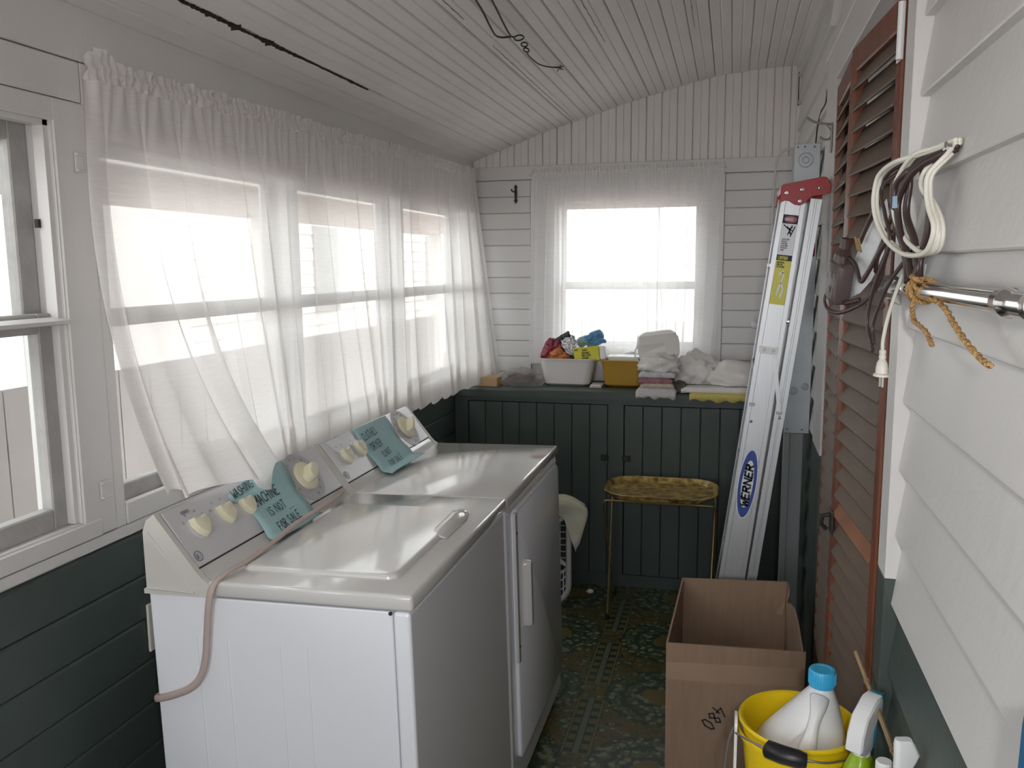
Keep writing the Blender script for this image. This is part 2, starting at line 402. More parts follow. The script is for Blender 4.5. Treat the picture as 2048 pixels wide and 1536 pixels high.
for (xa, ya, yb, wmax) in ((-.612, .22, .84, .034), (-.611, .66, 1.22, .012), (-.21, .55, 1.0, .003), (-.21, 1.3, 2.75, .003), (.095, .9, 1.7, .003), (.40, 1.4, 1.9, .003)):
    n = int((yb-ya)*140); bm = BM(); pv = None
    for k in range(n+1):
        y = ya+(yb-ya)*k/n; ww = wmax*(.25+.75*abs(noise.noise((y*17, xa*9, 2)))*1.6)*(.15+1.1*abs(noise.noise((y*60, 5, xa))))*min(1, 6*k/n, 6*(1-k/n))
        ww = max(ww, .0004); xo = xa+.002*noise.noise((y*25, 1, 8))
        q = [bm.verts.new((xo-ww/2, y, cz(xo-ww/2)-.0016)), bm.verts.new((xo+ww/2, y, cz(xo+ww/2)-.0016)), bm.verts.new((xo+ww/2, y, cz(xo+ww/2)+.003)), bm.verts.new((xo-ww/2, y, cz(xo-ww/2)+.003))]
        if pv:
            for j in range(4): bm.faces.new((pv[j], pv[(j+1) % 4], q[(j+1) % 4], q[j]))
        pv = q
    obj('bare_wood', bm, CRACK, ceiling)

# ------------------------------------------------------------------ left wall
DADO = .943
WIN = [(-1.78, -.95), (-.80, .0), (.125, .935), (.967, 1.797), (1.829, 2.665)]
ZS, ZH = 1.005, 1.825
bm = BM()
box(bm, (-.86, YN, -.25), (XL-.016, YB+.1, .90)); box(bm, (-.86, YN, .90), (XL-.016, YB+.1, ZS-.02))
box(bm, (-.86, YN, ZH+.02), (XL-.016, YB+.1, 2.12))
ys = [YN]+[v for q in WIN for v in q]+[YB+.1]
for a, b in zip(ys[0::2], ys[1::2]): box(bm, (-.86, a+(0 if a == YN else .018), ZS-.02), (XL-.016, b-(.018 if b < YB else 0), ZH+.02))
wl = struct(obj('wall_left', bm, WHITE))
z = DADO-.012; k = 0
while z > -.05:
    z0 = z-.1045
    bm = BM(); prism(bm, [(XL-.018, YN, z0+.001), (XL-.018, YN, z-.001), (XL-.006, YN, z-.001), (XL-.0015, YN, z-.006), (XL, YN, z0+.006), (XL-.005, YN, z0+.001)], (0, YB-YN, 0))
    obj('plank', bm, GREEN, wl); z = z0
# white trim boards on the left wall
def trim(name, a, b, m=WHITE, bev=.002, parent=None):
    bm = BM(); box(bm, a, b, bev, 1); return struct(obj(name, bm, m, parent))
bm = BM(); R = []
for k in range(90):      # wavy painted edge of the white above the green
    y = YN+(YB-YN)*k/89; zz = DADO-.004+.004*noise.noise((y*7, 0, 1))+.003*noise.noise((y*19, 4, 1))
    R.append([(XL-.017, y, zz), (XL+.0015, y, zz), (XL+.0015, y, .962), (XL-.017, y, .962)])
loft(bm, R); struct(obj('trim_1', bm, WHITE))
trim('trim_2', (XL-.017, YN, 1.953), (XL+.001, YB, 2.062))          # frieze
trim('trim_3', (XL-.0165, YN, 1.8235), (XL-.0005, .045, 1.868)); trim('trim_4', (XL-.017, YN, 1.870), (XL, .083, 1.950))
trim('trim_5', (XL-.017, .087, 1.84), (XL-.001, YB, 1.951))
for i, (a, b) in enumerate(zip([-.95, 0.0, .935, 1.797, 2.665], [-.80, .125, .967, 1.829, YB])):
    if i == 1:
        trim('trim_6', (XL-.017, .003, ZS-.04), (XL, .094, 1.868)); trim('trim_7', (XL-.017, .097, .963), (XL-.002, .128, 1.84))
    else: trim('trim_%d' % (8+i), (XL-.017, a-.002, .963), (XL, b+.002, 1.84))
trim('trim_14', (XL-.017, YN, .964), (XL+.002, .05, ZS-.004))          # apron under window 1
trim('trim_15', (XL-.017, .13, .963), (XL-.001, YB, 1.012))
def window(n, y0, y1, strip=False):
    bm = BM()
    for ya, yb in ((y0-.015, y0), (y1, y1+.015)):
        box(bm, (-.86, ya, ZS-.02), (XL-.004, yb, ZH+.02))
    box(bm, (-.86, y0, ZH), (XL-.004, y1, ZH+.02)); prism(bm, [(-.90, y0, ZS-.035), (-.90, y0, ZS-.012), (XL-.004, y0, ZS), (XL-.004, y0, ZS-.03)], (0, y1-y0, 0))
    for ya, yb in ((y0, y0+.012), (y1-.012, y1)): box(bm, (-.783, ya, ZS), (-.757, yb, ZH))
    box(bm, (-.783, y0, ZH-.012), (-.757, y1, ZH))
    o = struct(obj('window_%d' % n, bm, WHITE))
    zm = 1.425
    for nm, x0, za, zb, ms in (('upper_sash', -.838, zm-.02, ZH-.002, OLDSASH), ('lower_sash', -.805, ZS-.004, zm+.02, OLDSASH)):
        bm = BM(); sw = .047 if n in (1, 6) else .030
        box(bm, (x0, y0+.001, za), (x0+.03, y0+sw, zb), .003, 1); box(bm, (x0, y1-sw, za), (x0+.03, y1-.001, zb), .003, 1)
        box(bm, (x0, y0+sw, zb-.04), (x0+.03, y1-sw, zb), .003, 1); box(bm, (x0, y0+sw, za), (x0+.03, y1-sw, za+(.045 if za < 1.2 else .035)), .003, 1)
        s = obj('sash', bm, ms, o)
        bm = BM(); box(bm, (x0+.013, y0+sw-.005, za+.03), (x0+.016, y1-sw+.005, zb-.035)); obj('pane', bm, GLASS, s)
    if strip:
        bm = BM(); prism(bm, [(-.79, y0, 1.425), (-.79, y0, 1.437), (-.765, y0, 1.437), (-.735, y0, 1.431), (-.735, y0, 1.424), (-.765, y0, 1.420)], (0, y1-y0+.004, 0)); obj('ledge_strip', bm, WHITE, o)
        bm = BM(); box(bm, (-.788, y1-.02, 1.615), (-.78, y1-.012, 1.632)); obj('sash_pin', bm, BLACKM, o)
    return o
for n, (a, b) in zip((6, 1, 2, 3, 4), WIN): window(n, a, b, strip=(n == 1))  # first one lies out of view, added for the daylight it lets in
# small painted brackets on the post between the windows
for nm, zc, lab in (('curtain_bracket', 1.748, 'small painted-over bracket high on the white window post'), ('curtain_bracket', 1.062, 'small painted-over bracket low on the white window post')):
    t = thing(nm, lab, 'bracket', (XL+.001, .060, zc))
    bm = BM(); box(bm, (0, -.010, -.020), (.004, .010, .020), .001); obj('plate', bm, WHITE, t)
    for q in (-1, 1): bm = BM(); tube(bm, [(.004, -.012, q*.016), (.010, -.012, q*.016), (.010, .012, q*.016), (.004, .012, q*.016)], .0022, 6); obj('loop', bm, WHITE, t)

# ------------------------------------------------------------------ back wall
bm = BM(); W5 = (-.29, .40, 1.12, 1.845)
box(bm, (-.86, YB+.02, -.25), (.95, YB+.12, W5[2]-.02)); box(bm, (-.86, YB+.02, W5[3]+.02), (.95, YB+.12, 2.5))
box(bm, (-.86, YB+.02, W5[2]-.02), (W5[0]-.018, YB+.12, W5[3]+.02)); box(bm, (W5[1]+.018, YB+.02, W5[2]-.02), (.95, YB+.12, W5[3]+.02))
wb = struct(obj('wall_back', bm, WHITE))
z = 1.962
while z > .94:
    z0 = z-.0815
    for xa, xb in ((-.745, -.442), (.516, .852)):
        dz = random.uniform(-.0015, .0015)
        bm = BM(); prism(bm, [(xa, YB+.018, z0+.001), (xa, YB+.018, z-.0005), (xa, YB+.004, z-.0005), (xa, YB+.001, z-.004), (xa, YB, z0+.005), (xa, YB+.002, z0+.001)], (xb-xa, 0, 0))
        obj('plank', bm, WHITE, wb)
    z = z0
x = -.745; i = 0
while x < .845:
    x1 = min(x+.0735, .852); d = random.uniform(0, .001); g = random.choice((.0004, .0004, .0009))
    m_ = (x+x1)/2
    for _ in (0,):
        bm = BM(); pr = [(x+g, .006), (x+.004, d), (m_-.004, d), (m_, .004), (m_+.004, d), (x1-.004, d), (x1-g, .006), (x1-g, .02), (x+g, .02)]
        va = [bm.verts.new((a, YB+b, 2.028)) for a, b in pr]; vb = [bm.verts.new((a, YB+b, cz(min(a, .85))+.004)) for a, b in pr]
        bm.faces.new(va); bm.faces.new(vb[::-1])
        for k in range(len(pr)): bm.faces.new((va[k], vb[k], vb[(k+1) % len(pr)], va[(k+1) % len(pr)]))
        obj('plank', bm, WHITEC, wb)
    x = x1
trim('trim_20', (-.745, YB-.006, 1.964), (.852, YB+.02, 2.030))
trim('trim_21', (-.440, YB-.004, 1.03), (W5[0]-.0, YB+.02, 1.962)); trim('trim_22', (W5[1], YB-.004, 1.03), (.514, YB+.02, 1.962))
trim('trim_23', (W5[0], YB-.004, W5[3]), (W5[1], YB+.02, 1.962)); trim('trim_24', (W5[0], YB-.014, .95), (W5[1], YB+.02, W5[2]))
bm = BM()
for xa, xb in ((W5[0]-.018, W5[0]), (W5[1], W5[1]+.018)): box(bm, (xa, YB+.02, W5[2]-.02), (xb, YB+.12, W5[3]+.02))
box(bm, (W5[0], YB+.02, W5[3]), (W5[1], YB+.12, W5[3]+.02)); box(bm, (W5[0], YB+.02, W5[2]-.02), (W5[1], YB+.12, W5[2]))
w5 = struct(obj('window_5', bm, WHITE))
for za, zb, y0 in ((1.41, W5[3], .075), (W5[2], 1.45, .045)):
    bm = BM(); sw = .022
    box(bm, (W5[0], YB+y0, za), (W5[0]+sw, YB+y0+.03, zb), .002, 1); box(bm, (W5[1]-sw, YB+y0, za), (W5[1], YB+y0+.03, zb), .002, 1)
    box(bm, (W5[0]+sw, YB+y0, zb-.03), (W5[1]-sw, YB+y0+.03, zb), .002, 1); box(bm, (W5[0]+sw, YB+y0, za), (W5[1]-sw, YB+y0+.03, za+.03), .002, 1)
    s = obj('sash', bm, WHITE, w5)
    bm = BM(); box(bm, (W5[0]+sw-.004, YB+y0+.013, za+.026), (W5[1]-sw+.004, YB+y0+.016, zb-.026)); obj('pane', bm, GLASS, s)

# ------------------------------------------------------------------ right wall
bm = BM()
box(bm, (.862, YN, -.25), (1.0, .10, 2.5)); box(bm, (.862, 1.22, -.25), (1.0, YB+.12, 2.5)); box(bm, (.862, .10, 2.0), (1.0, 1.22, 2.5)); box(bm, (.96, .10, -.25), (1.0, 1.22, 2.0))
wr = struct(obj('wall_right', bm, WHITE))
BUTT = [.02, .138, .257, .375, .494, .612, .731, .849, .967, 1.086, 1.197, 1.31, 1.431, 1.547, 1.661, 1.787, 1.905, 2.02, 2.14, 2.26, 2.38, 2.5]
for i in range(len(BUTT)-1):
    z0, z1 = BUTT[i], BUTT[i+1]
    for ya, yb in ((YN, .030-.0008*(i % 2)), (1.455-.0012*(i % 2), YB)):
        m_ = WHITE if z0 > .9 else GREEN
        bm = BM(); dz = random.uniform(-.001, .001)
        prism(bm, [(.829, ya, z0), (.8305, ya, z0-.0025), (.866, ya, z0-.0025), (.866, ya, z1+.02), (.8465, ya, z1+.02), (.829, ya, z0+.002)], (0, yb-ya, 0))
        obj('plank', bm, m_, wr)
def casing(n, a, b, zsplit):
    trim('trim_%d' % n, (a[0], a[1], zsplit), b, WHITE, .0015); trim('trim_%d' % (n+1), a, (b[0], b[1], zsplit-.0006), GREEN, .0015)
casing(30, (.817, .0305, .0), (.875, .100, 2.05), 1.010)
casing(32, (.828, 1.215, .0), (.875, 1.452, 2.16), .955)
trim('trim_34', (.826, .0305, 2.051), (.875, 1.2145, 2.15)); trim('trim_35', (.822, .02, 2.151), (.88, 1.49, 2.19), bev=.004)
bm = BM(); prism(bm, [(.845, YN, 2.41), (.822, YN, 2.425), (.812, YN, 2.44), (.845, YN, 2.44)], (0, YB-YN, 0)); struct(obj('trim_36', bm, WHITE))
def crack(pts, ww, par):
    P = spline(pts, 8); n = len(P); bm = BM(); pv = None
    for i, p in enumerate(P):
        T = (P[min(i+1, n-1)]-P[max(i-1, 0)]).normalized(); B = T.cross(V((1, 0, 0))).normalized()*(ww*(.25+1.3*abs(noise.noise(p*31))))
        q = [bm.verts.new(p+B), bm.verts.new(p-B), bm.verts.new(p-B+V((.004, 0, 0))), bm.verts.new(p+B+V((.004, 0, 0)))]
        if pv:
            for j in range(4): bm.faces.new((pv[j], pv[(j+1) % 4], q[(j+1) % 4], q[j]))
        pv = q
    obj('crack', bm, CRACK, par)
crack([(.8275, 1.46, 2.07), (.8275, 1.50, 2.035), (.8275, 1.64, 2.031), (.8275, 1.75, 2.0), (.8275, 1.79, 1.95)], .004, wr)
crack([(.8275, 2.05, 2.437), (.8275, 2.4, 2.436), (.8275, 2.72, 2.437)], .006, wr)
crack([(.8275, 2.775, 2.40), (.8275, 2.778, 2.33), (.8275, 2.776, 2.25)], .004, wr)
# the white house door set back behind the louvered leaf
bm = BM(); box(bm, (.90, .102, .02), (.935, 1.213, 2.04), .003)
d1 = struct(obj('door_1', bm, WHITE))
for za, zb in ((.15, .75), (.85, 1.35), (1.45, 1.95)):
    for ya, yb in ((.2, .6), (.7, 1.1)): bm = BM(); box(bm, (.892, ya, za), (.901, yb, zb), .006); obj('panel', bm, WHITE, d1)
# near end wall (behind the viewer) with a window opening
bm = BM(); box(bm, (-.86, YN-.1, -.25), (-.42, YN, 2.5)); box(bm, (.62, YN-.1, -.25), (1.0, YN, 2.5)); box(bm, (-.42, YN-.1, 2.0), (.62, YN, 2.5)); box(bm, (-.42, YN-.1, -.25), (.62, YN, .66))
struct(obj('wall_near', bm, WHITE))

# ------------------------------------------------------------------ outside
bm = BM(); box(bm, (-24, -14, -.9), (12, 34, -.8)); struct(obj('ground', bm, GROUND))
t = thing('board_fence', 'gray board fence outside beyond the left-hand windows', 'fence', (-2.5, 0, -.8))
for i in range(46):
    y = -4.0+i*.24; bm = BM(); box(bm, (-.03, y, 0), (0, y+.232, 1.815+random.uniform(-.003, .003))); obj('board', bm, OUTGRAY, t)
for zz in (.3, 1.5): bm = BM(); box(bm, (-.07, -4, zz), (-.03, 7.04, zz+.09)); obj('rail', bm, OUTGRAY, t)
t = thing('neighbor_house', 'white clapboard house beyond the board fence outside the left-hand windows', 'house', (-7, 18, -.8))
bm = BM(); box(bm, (-4, -8.8, 0), (-.04, 9, 4.6)); obj('wall', bm, OUTWHITE, t)
for i in range(18):
    z0 = .3+i*.24; bm = BM(); prism(bm, [(-.04, -8.8, z0), (-.005, -8.8, z0), (-.03, -8.8, z0+.24), (-.04, -8.8, z0+.24)], (0, 17.8, 0)); obj('plank', bm, OUTWHITE, t)
bm = BM(); prism(bm, [(-4.3, -9.1, 4.5), (.3, -9.1, 4.5), (-2, -9.1, 6.2)], (0, 18.4, 0)); obj('roof', bm, OUTGRAY, t)
for yy in (-5, 1): 
    bm = BM(); box(bm, (-.03, yy, 1.5), (.02, yy+1.0, 3.1)); f = obj('window', bm, OUTGRAY, t); bm = BM(); box(bm, (.02, yy+.08, 1.58), (.024, yy+.92, 3.02)); obj('pane', bm, GLASS, f)
t = thing('porch_roof', 'white porch roof with battens seen through the tops of the left-hand windows', 'roof', (-1.9, 1, 1.9))
bm = BM(); box(bm, (-.75, -6, .02), (.55, 6.5, .07)); obj('deck', bm, OUTWHITE, t)
for xx in (-.75, -.5, -.25, 0, .25, .5): bm = BM(); box(bm, (xx-.02, -6, -.03), (xx+.02, 6.5, .02)); obj('batten', bm, OUTWHITE, t)
for yy in (-5.8, -2.2, 2.8, 6.3): bm = BM(); box(bm, (-.72, yy-.05, -2.7), (-.62, yy+.05, .0)); obj('post', bm, OUTWHITE, t)

# ------------------------------------------------------------------ washing machine and dryer
PO = V((-.464, 0, .932)); PU = V((-.083, 0, .115)).normalized(); PN = V((.811, 0, .585)).normalized()
def pp(y, v, h=0): return V((PO.x, y, PO.z))+PU*v+PN*h     # point on the sloping control panel (machine frame)
WD = .686
def machine(y0, dryer):
    lab = ('white electric clothes dryer, the further machine, with a teal note on its console' if dryer else
           'white top-loading washing machine, the nearer machine, with tan cord across its lid')
    t = thing('clothes_dryer' if dryer else 'washing_machine', lab, 'dryer' if dryer else 'washer', (0, 0, 0), rot=(0, -TILT, 0))
    y1 = y0+WD
    for xx in (-.53, -.06):
        for yy in (y0+.05, y1-.05): bm = BM(); disc(bm, (xx, yy, 0), (0, 0, 1), .022, .03); obj('foot', bm, BLKPL, t)
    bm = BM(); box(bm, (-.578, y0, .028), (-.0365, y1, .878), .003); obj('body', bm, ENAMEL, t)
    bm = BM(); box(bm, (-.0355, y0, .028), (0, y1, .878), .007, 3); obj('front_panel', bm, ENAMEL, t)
    if not dryer:
        for xx in (-.47, -.40, -.28, -.22):   # pressed creases in the side sheet
            bm = BM(); prism(bm, [(xx-.005, y0+.001, .05), (xx, y0-.0009, .05), (xx+.005, y0+.001, .05)], (0, 0, .74)); obj('side_crease', bm, ENAMEL, t)
    bm = BM(); disc(bm, (-.040, y0-.001, .8745), (0, 1, 0), .004, .003, 8); obj('panel_screw', bm, DARKLINE, t)
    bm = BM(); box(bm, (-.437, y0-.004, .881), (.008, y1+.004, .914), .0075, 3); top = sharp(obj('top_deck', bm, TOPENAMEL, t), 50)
    # console shell
    prof = [(-.578, .880), (-.575, 1.012), (-.566, 1.034), (-.549, 1.046), (-.463, .9325), (-.446, .917), (-.425, .9085), (-.40, .905), (-.40, .880)]
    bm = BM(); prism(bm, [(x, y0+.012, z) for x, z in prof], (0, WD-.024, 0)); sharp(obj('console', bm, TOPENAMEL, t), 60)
    cap_ = [(-.586, .879), (-.586, .889), (-.579, .893), (-.577, 1.012), (-.567, 1.036), (-.548, 1.049), (-.460, .9345), (-.447, .920), (-.436, .913), (-.426, .900), (-.418, .880)]
    for ya in (y0-.005, y1-.009):
        bm = BM(); prism(bm, [(x, ya, z) for x, z in cap_], (0, .014, 0)); obj('end_cap', bm, ENDCAP, t)
        ys = ya-.0012 if ya < y0 else ya+.0142
        for a, b in (((-.566, 1.01), (-.468, .889)), ((-.577, .892), (-.466, .889))):
            bm = BM(); tube(bm, [(a[0], ys, a[1]), (b[0], ys, b[1])], .0022, 6); obj('cap_rib', bm, ENDCAP, t)
    bm = BM(); q = [pp(y, v) for y, v in ((y0+.013, .004), (y1-.013, .004), (y1-.013, .138), (y0+.013, .138))]
    va = [bm.verts.new(p+PN*.0005) for p in q]; vb = [bm.verts.new(p+PN*.0035) for p in q]
    bm.faces.new(va[::-1]); bm.faces.new(vb)
    for k in range(4): bm.faces.new((va[k], va[(k+1) % 4], vb[(k+1) % 4], vb[k]))
    obj('control_panel', bm, PANELG, t)
    bm = BM(); q = [pp(y, v, .0012) for y, v in ((y0+.011, -.0025), (y1-.011, -.0025), (y1-.011, .003), (y0+.011, .003))]; bm.faces.new([bm.verts.new(p) for p in q]); obj('seam', bm, DARKLINE, t)
    # knobs: rounded shields with a ridge
    def shield(yc, v, s=1.0):
        base = [(-.8, .85), (0, .62), (.8, .85), (1.0, .25), (.78, -.45), (.35, -.95), (0, -1.12), (-.35, -.95), (-.78, -.45), (-1.0, .25)]
        r = .0235*s
        bm = BM(); loft(bm, [[pp(yc+a*r*k, v+b*r*k, h) for a, b in base] for k, h in ((1.08, .003), (1.0, .012), (.93, .019), (.62, .022))])
        kb = sharp(obj('knob', bm, CREAM, t), 50)
        bm = BM(); disc(bm, pp(yc, v, .0032), PN, .030*s, .0018, 24); obj('knob_skirt', bm, PANELG, kb)
        for a in (-60, -25, 25, 60):
            A = math.radians(a); c = pp(yc+.039*s*math.sin(A), v+.036*s*math.cos(A), .0037)
            bm = BM(); letters(bm, 'EI', c-V((0, .006, 0)), (0, 1, 0), PU, .0042, .8, .28); obj('marking', bm, GRAYPRINT, t)
    def big_dial(yc, v):
        Mx = frame_M(pp(yc, v, .0035), (0, 1, 0), PU, PN)
        bm = BM(); lathe(bm, [(.072, 0), (.072, .0012)], 40, Mx); obj('dial_plate', bm, DIALG, t)
        bm = BM(); lathe(bm, [(.040, .0012), (.041, .010), (.037, .0125)], 32, Mx); d = sharp(obj('dial', bm, CREAM, t), 40)
        base = rrect(.056, .030, .013, 4) if not dryer else rrect(.064, .014, .006, 4)
        A = math.radians(35); rot = lambda a, b: (a*math.cos(A)-b*math.sin(A), a*math.sin(A)+b*math.cos(A))
        bm = BM(); loft(bm, [[pp(yc+rot(a*k, b*k)[0], v+rot(a*k, b*k)[1], h) for a, b in base] for k, h in ((1.0, .0155), (.98, .030), (.90, .043), (.6, .046))])
        sharp(obj('grip', bm, CREAM, d), 45)
        for j in range(14):
            if j in (9, 10): continue
            a = 2*PI*j/14; c = pp(yc+.058*math.cos(a)-.008, v+.058*math.sin(a)-.002, .005)
            bm = BM(); letters(bm, 'IEI', c, (0, 1, 0), PU, .005, .8, .3); obj('marking', bm, GRAYPRINT, t)
    if dryer:
        shield(y0+.096, .076); shield(y0+.190, .077); big_dial(y0+.553, .071)
        bm = BM(); q = [pp(y, v, .0042) for y, v in ((y0+.035, .137), (y0+.125, .137), (y0+.150, .092), (y0+.062, .095))]; bm.faces.new([bm.verts.new(p) for p in q]); obj('sticker', bm, LABELW, t)
    else:
        shield(.087, .080); shield(.182, .080); shield(.262, .074, .9); big_dial(.540, .074)
        bm = BM(); letters(bm, 'IEIIEIEI', pp(.060, .118, .0037), (0, 1, 0), PU, .006, .75, .3); obj('marking', bm, GRAYPRINT, t)
    # round maker's emblem
    yc = y0+.030; bm = BM(); R = 20; a_ = [bm.verts.new(pp(yc+.0125*math.cos(2*PI*k/R), .024+.0125*math.sin(2*PI*k/R), .0041)) for k in range(R)]
    b_ = [bm.verts.new(pp(yc+.0092*math.cos(2*PI*k/R), .024+.0092*math.sin(2*PI*k/R), .0041)) for k in range(R)]
    for k in range(R): bm.faces.new((a_[k], a_[(k+1) % R], b_[(k+1) % R], b_[k]))
    letters(bm, 'GE', pp(yc-.0068, .0195, .0040), (0, 1, 0), PU, .009, .5, .2); obj('emblem', bm, GRAYPRINT, t)
    if not dryer:
        # lid: shallow rounded slab with a finger lip at the far front corner
        cx, cyy = (-.405-.056)/2, (.072+.560)/2
        lp = [(cx+a, cyy+b) for a, b in rrect(.349, .488, .022, 5)]
        def inset(k): return [(cx+(a-cx)*(1-k/.17), cyy+(b-cyy)*(1-k/.24)) for a, b in lp]
        bm = BM(); loft(bm, [[(a, b, .9135) for a, b in inset(-.001)], [(a, b, .9190) for a, b in inset(0)], [(a, b, .9225) for a, b in inset(.004)], [(a, b, .9232) for a, b in inset(.009)]])
        lid = sharp(obj('lid', bm, TOPENAMEL, t), 30)
        bm = BM(); loft(bm, [[(x, y, z) for x, y, z in ((-.090+dx, yy-.0, .919), (-.078+dx, yy, .919+hh), (-.060+dx, yy, .922+hh), (-.044+dx, yy, .917+hh*.6), (-.040+dx, yy, .915))]
            for yy, hh, dx in ((.335, .001, .002), (.37, .006, 0), (.42, .012, .001), (.47, .014, .001), (.51, .011, -.004), (.535, .003, -.010))])
        sharp(obj('lid_handle', bm, TOPENAMEL, lid), 60)
        bm = BM(); prism(bm, [(-.060, .40, .9215), (-.041, .42, .9168), (-.041, .50, .9168), (-.062, .515, .9215)], (0, 0, .001)); obj('finger_recess', bm, ENDCAP, lid)
    else:
        # front door with a raised frame on the hinge side, bar handle
        lp = rrect(.600, .745, .030, 4); yc, zc = y0+.365, .485
        bm = BM(); loft(bm, [[(x, yc+a*k, zc+b*k) for a, b in lp] for x, k in ((.000, 1.0), (.009, 1.0), (.012, .99))])
        dr = sharp(obj('door', bm, ENAMEL, t), 40)
        bm = BM(); loft(bm, [[(x, y0+.052+a*k, .640+b) for a, b in rrect(.024, .435, .006, 3)] for x, k in ((.010, 1), (.0165, 1), (.018, .8))]); hs = obj('hinge_strip', bm, TOPENAMEL, dr)
        for zz in (.80, .47): bm = BM(); disc(bm, (.018, y0+.052, zz), (1, 0, 0), .004, .002, 8); obj('hinge_screw', bm, DARKLINE, dr)
        bm = BM(); loft(bm, [[(x, y0+.142+a*k, .592+b*k2) for a, b in rrect(.030, .200, .012, 4)] for x, k, k2 in ((.011, 1, 1), (.030, .95, .99), (.036, .6, .95))]); sharp(obj('door_handle', bm, TOPENAMEL, dr), 45)
        bm = BM(); box(bm, (.000, y0+.015, .862), (.004, y1-.015, .866)); obj('trim_line', bm, ENDCAP, t)
    return t
machine(0, False); machine(.697, True)

# teal notes taped on the consoles (paper follows panel, kink, deck)
def sheet(name, label, outline, rows, lines, y_mid, text_u):
    """outline: per row v -> (yl, yr); surface bends from panel to deck."""
    def S(y, v, h=.006):
        if v > -.030: lift = h+.006*max(0, 1-abs(v+.005)/.05)
        if v >= -.012: return W(pp(y, v, lift))
        k = -.012-v; p = pp(y, -.012, h+.006); d = V((.80, 0, -.60)) if k < .018 else V((1, 0, -.0))
        q = p+V((.75, 0, -.66))*min(k, .016)+V((1, 0, -.05))*max(0, k-.016)
        q.z = max(q.z, .9235); return W(q)
    bm = BM()
    vsx = [outline[0][0]+(outline[-1][0]-outline[0][0])*k/rows for k in range(rows+1)]
    def lr(v):
        for (va, la, ra), (vb, lb, rb) in zip(outline[:-1], outline[1:]):
            if v <= va+1e-9 and v >= vb-1e-9:
                f = (va-v)/max(va-vb, 1e-9); return la+(lb-la)*f, ra+(rb-ra)*f
        return outline[-1][1:]
    n = 8; g = []
    for v in vsx:
        l, r = lr(v); g.append([bm.verts.new(S(l+(r-l)*k/n, v, .006+.002*math.sin(v*60+k))) for k in range(n+1)])
    for i in range(rows):
        for k in range(n): bm.faces.new((g[i][k], g[i][k+1], g[i+1][k+1], g[i+1][k]))
    o = obj(name, bm, TEAL, None, smooth=True); tag(o, label, 'note')
    md = o.modifiers.new('thickness', 'SOLIDIFY'); md.thickness = .0004; md.offset = 1
    for txt, ya, va, h, wid, slope in lines:
        bm = BM()
        letters(bm, txt, (0, 0, 0), (1, 0, 0), (0, 1, 0), h, wid, .11, jig=.25, slant=.08,
                surf=lambda a, b: S(ya+a, va+b+slope*a, .0092))
        obj('lettering', bm, INK, o)
    return o
sheet('paper_note', 'teal paper note reading WASHING MACHINE IS NOT FOR SALE on the near console',
      [(.139, .352, .492), (.112, .215, .487), (.098, .225, .484), (.068, .262, .478), (-.012, .248, .468), (-.050, .235, .462)], 22,
      [('WASHING', .232, .098, .022, .62, .10), ('MACHINE', .288, .058, .026, .62, .06), ('IS NOT', .305, .022, .022, .70, .05), ('--', .385, .010, .014, .9, .06), ('FOR SALE', .300, -.020, .022, .62, .06)], 0, 0)
sheet('paper_note', 'teal paper note reading CLOTHES DRYER IS NOT FOR SALE on the far console',
      [(.139, .912, 1.172), (.100, .908, 1.168), (.060, .902, 1.165), (-.012, .905, 1.160), (-.062, .880, 1.175)], 22,
      [('CLOTHES', .935, .090, .024, .62, .05), ('DRYER', .945, .050, .024, .66, .05), ('IS NOT', .975, .014, .021, .62, .05), ('--', 1.06, .004, .012, .8, .06), ('FOR SALE', .970, -.022, .020, .66, .04)], 0, 0)

# flat tan cord over the washer lid and down its side
kp = [((-.47, .690, .925), (0, .3, 1)), ((-.452, .640, .930), (.5, 0, 1)), ((-.434, .560, .932), (.4, 0, 1)), ((-.420, .43, .936), (.3, 0, 1)), ((-.412, .30, .936), (.3, 0, 1)),
      ((-.405, .19, .929), (0, 0, 1)), ((-.402, .09, .926), (0, 0, 1)), ((-.411, .025, .922), (0, -.2, 1)), ((-.418, -.010, .908), (0, -1, .6)), ((-.427, -.0165, .870), (0, -1, 0)),
      ((-.440, -.013, .80), (0, -1, 0)), ((-.447, -.013, .755), (0, -1, 0)), ((-.462, -.013, .712), (0, -1, 0)), ((-.49, -.013, .683), (0, -1, 0)), ((-.54, -.010, .660), (0, -1, 0)), ((-.578, -.006, .648), (-.4, -1, 0)), ((-.587, .008, .645), (-1, -.3, 0)), ((-.588, .05, .64), (-1, 0, 0))]
P = spline([W(a) for a, b in kp], 6); Nn = spline([b for a, b in kp], 6)
bm = BM(); tube(bm, P, .0078, 8, flat=[n for n in Nn], h=.0035); tag(obj('power_cord', bm, CORDT, smooth=True), 'flat tan power cord lying over the washer lid and down its side', 'cord')
t = thing('outlet_plate', 'small ivory outlet plate on the green wall behind the washer', 'outlet', (XL+.001, .200, .70))
bm = BM(); box(bm, (0, -.036, -.058), (.006, .036, .058), .002); obj('plate', bm, IVORY, t)
for zz in (-.02, .02): bm = BM(); disc(bm, (.006, 0, zz), (1, 0, 0), .016, .002, 16); obj('socket', bm, IVORY, t)

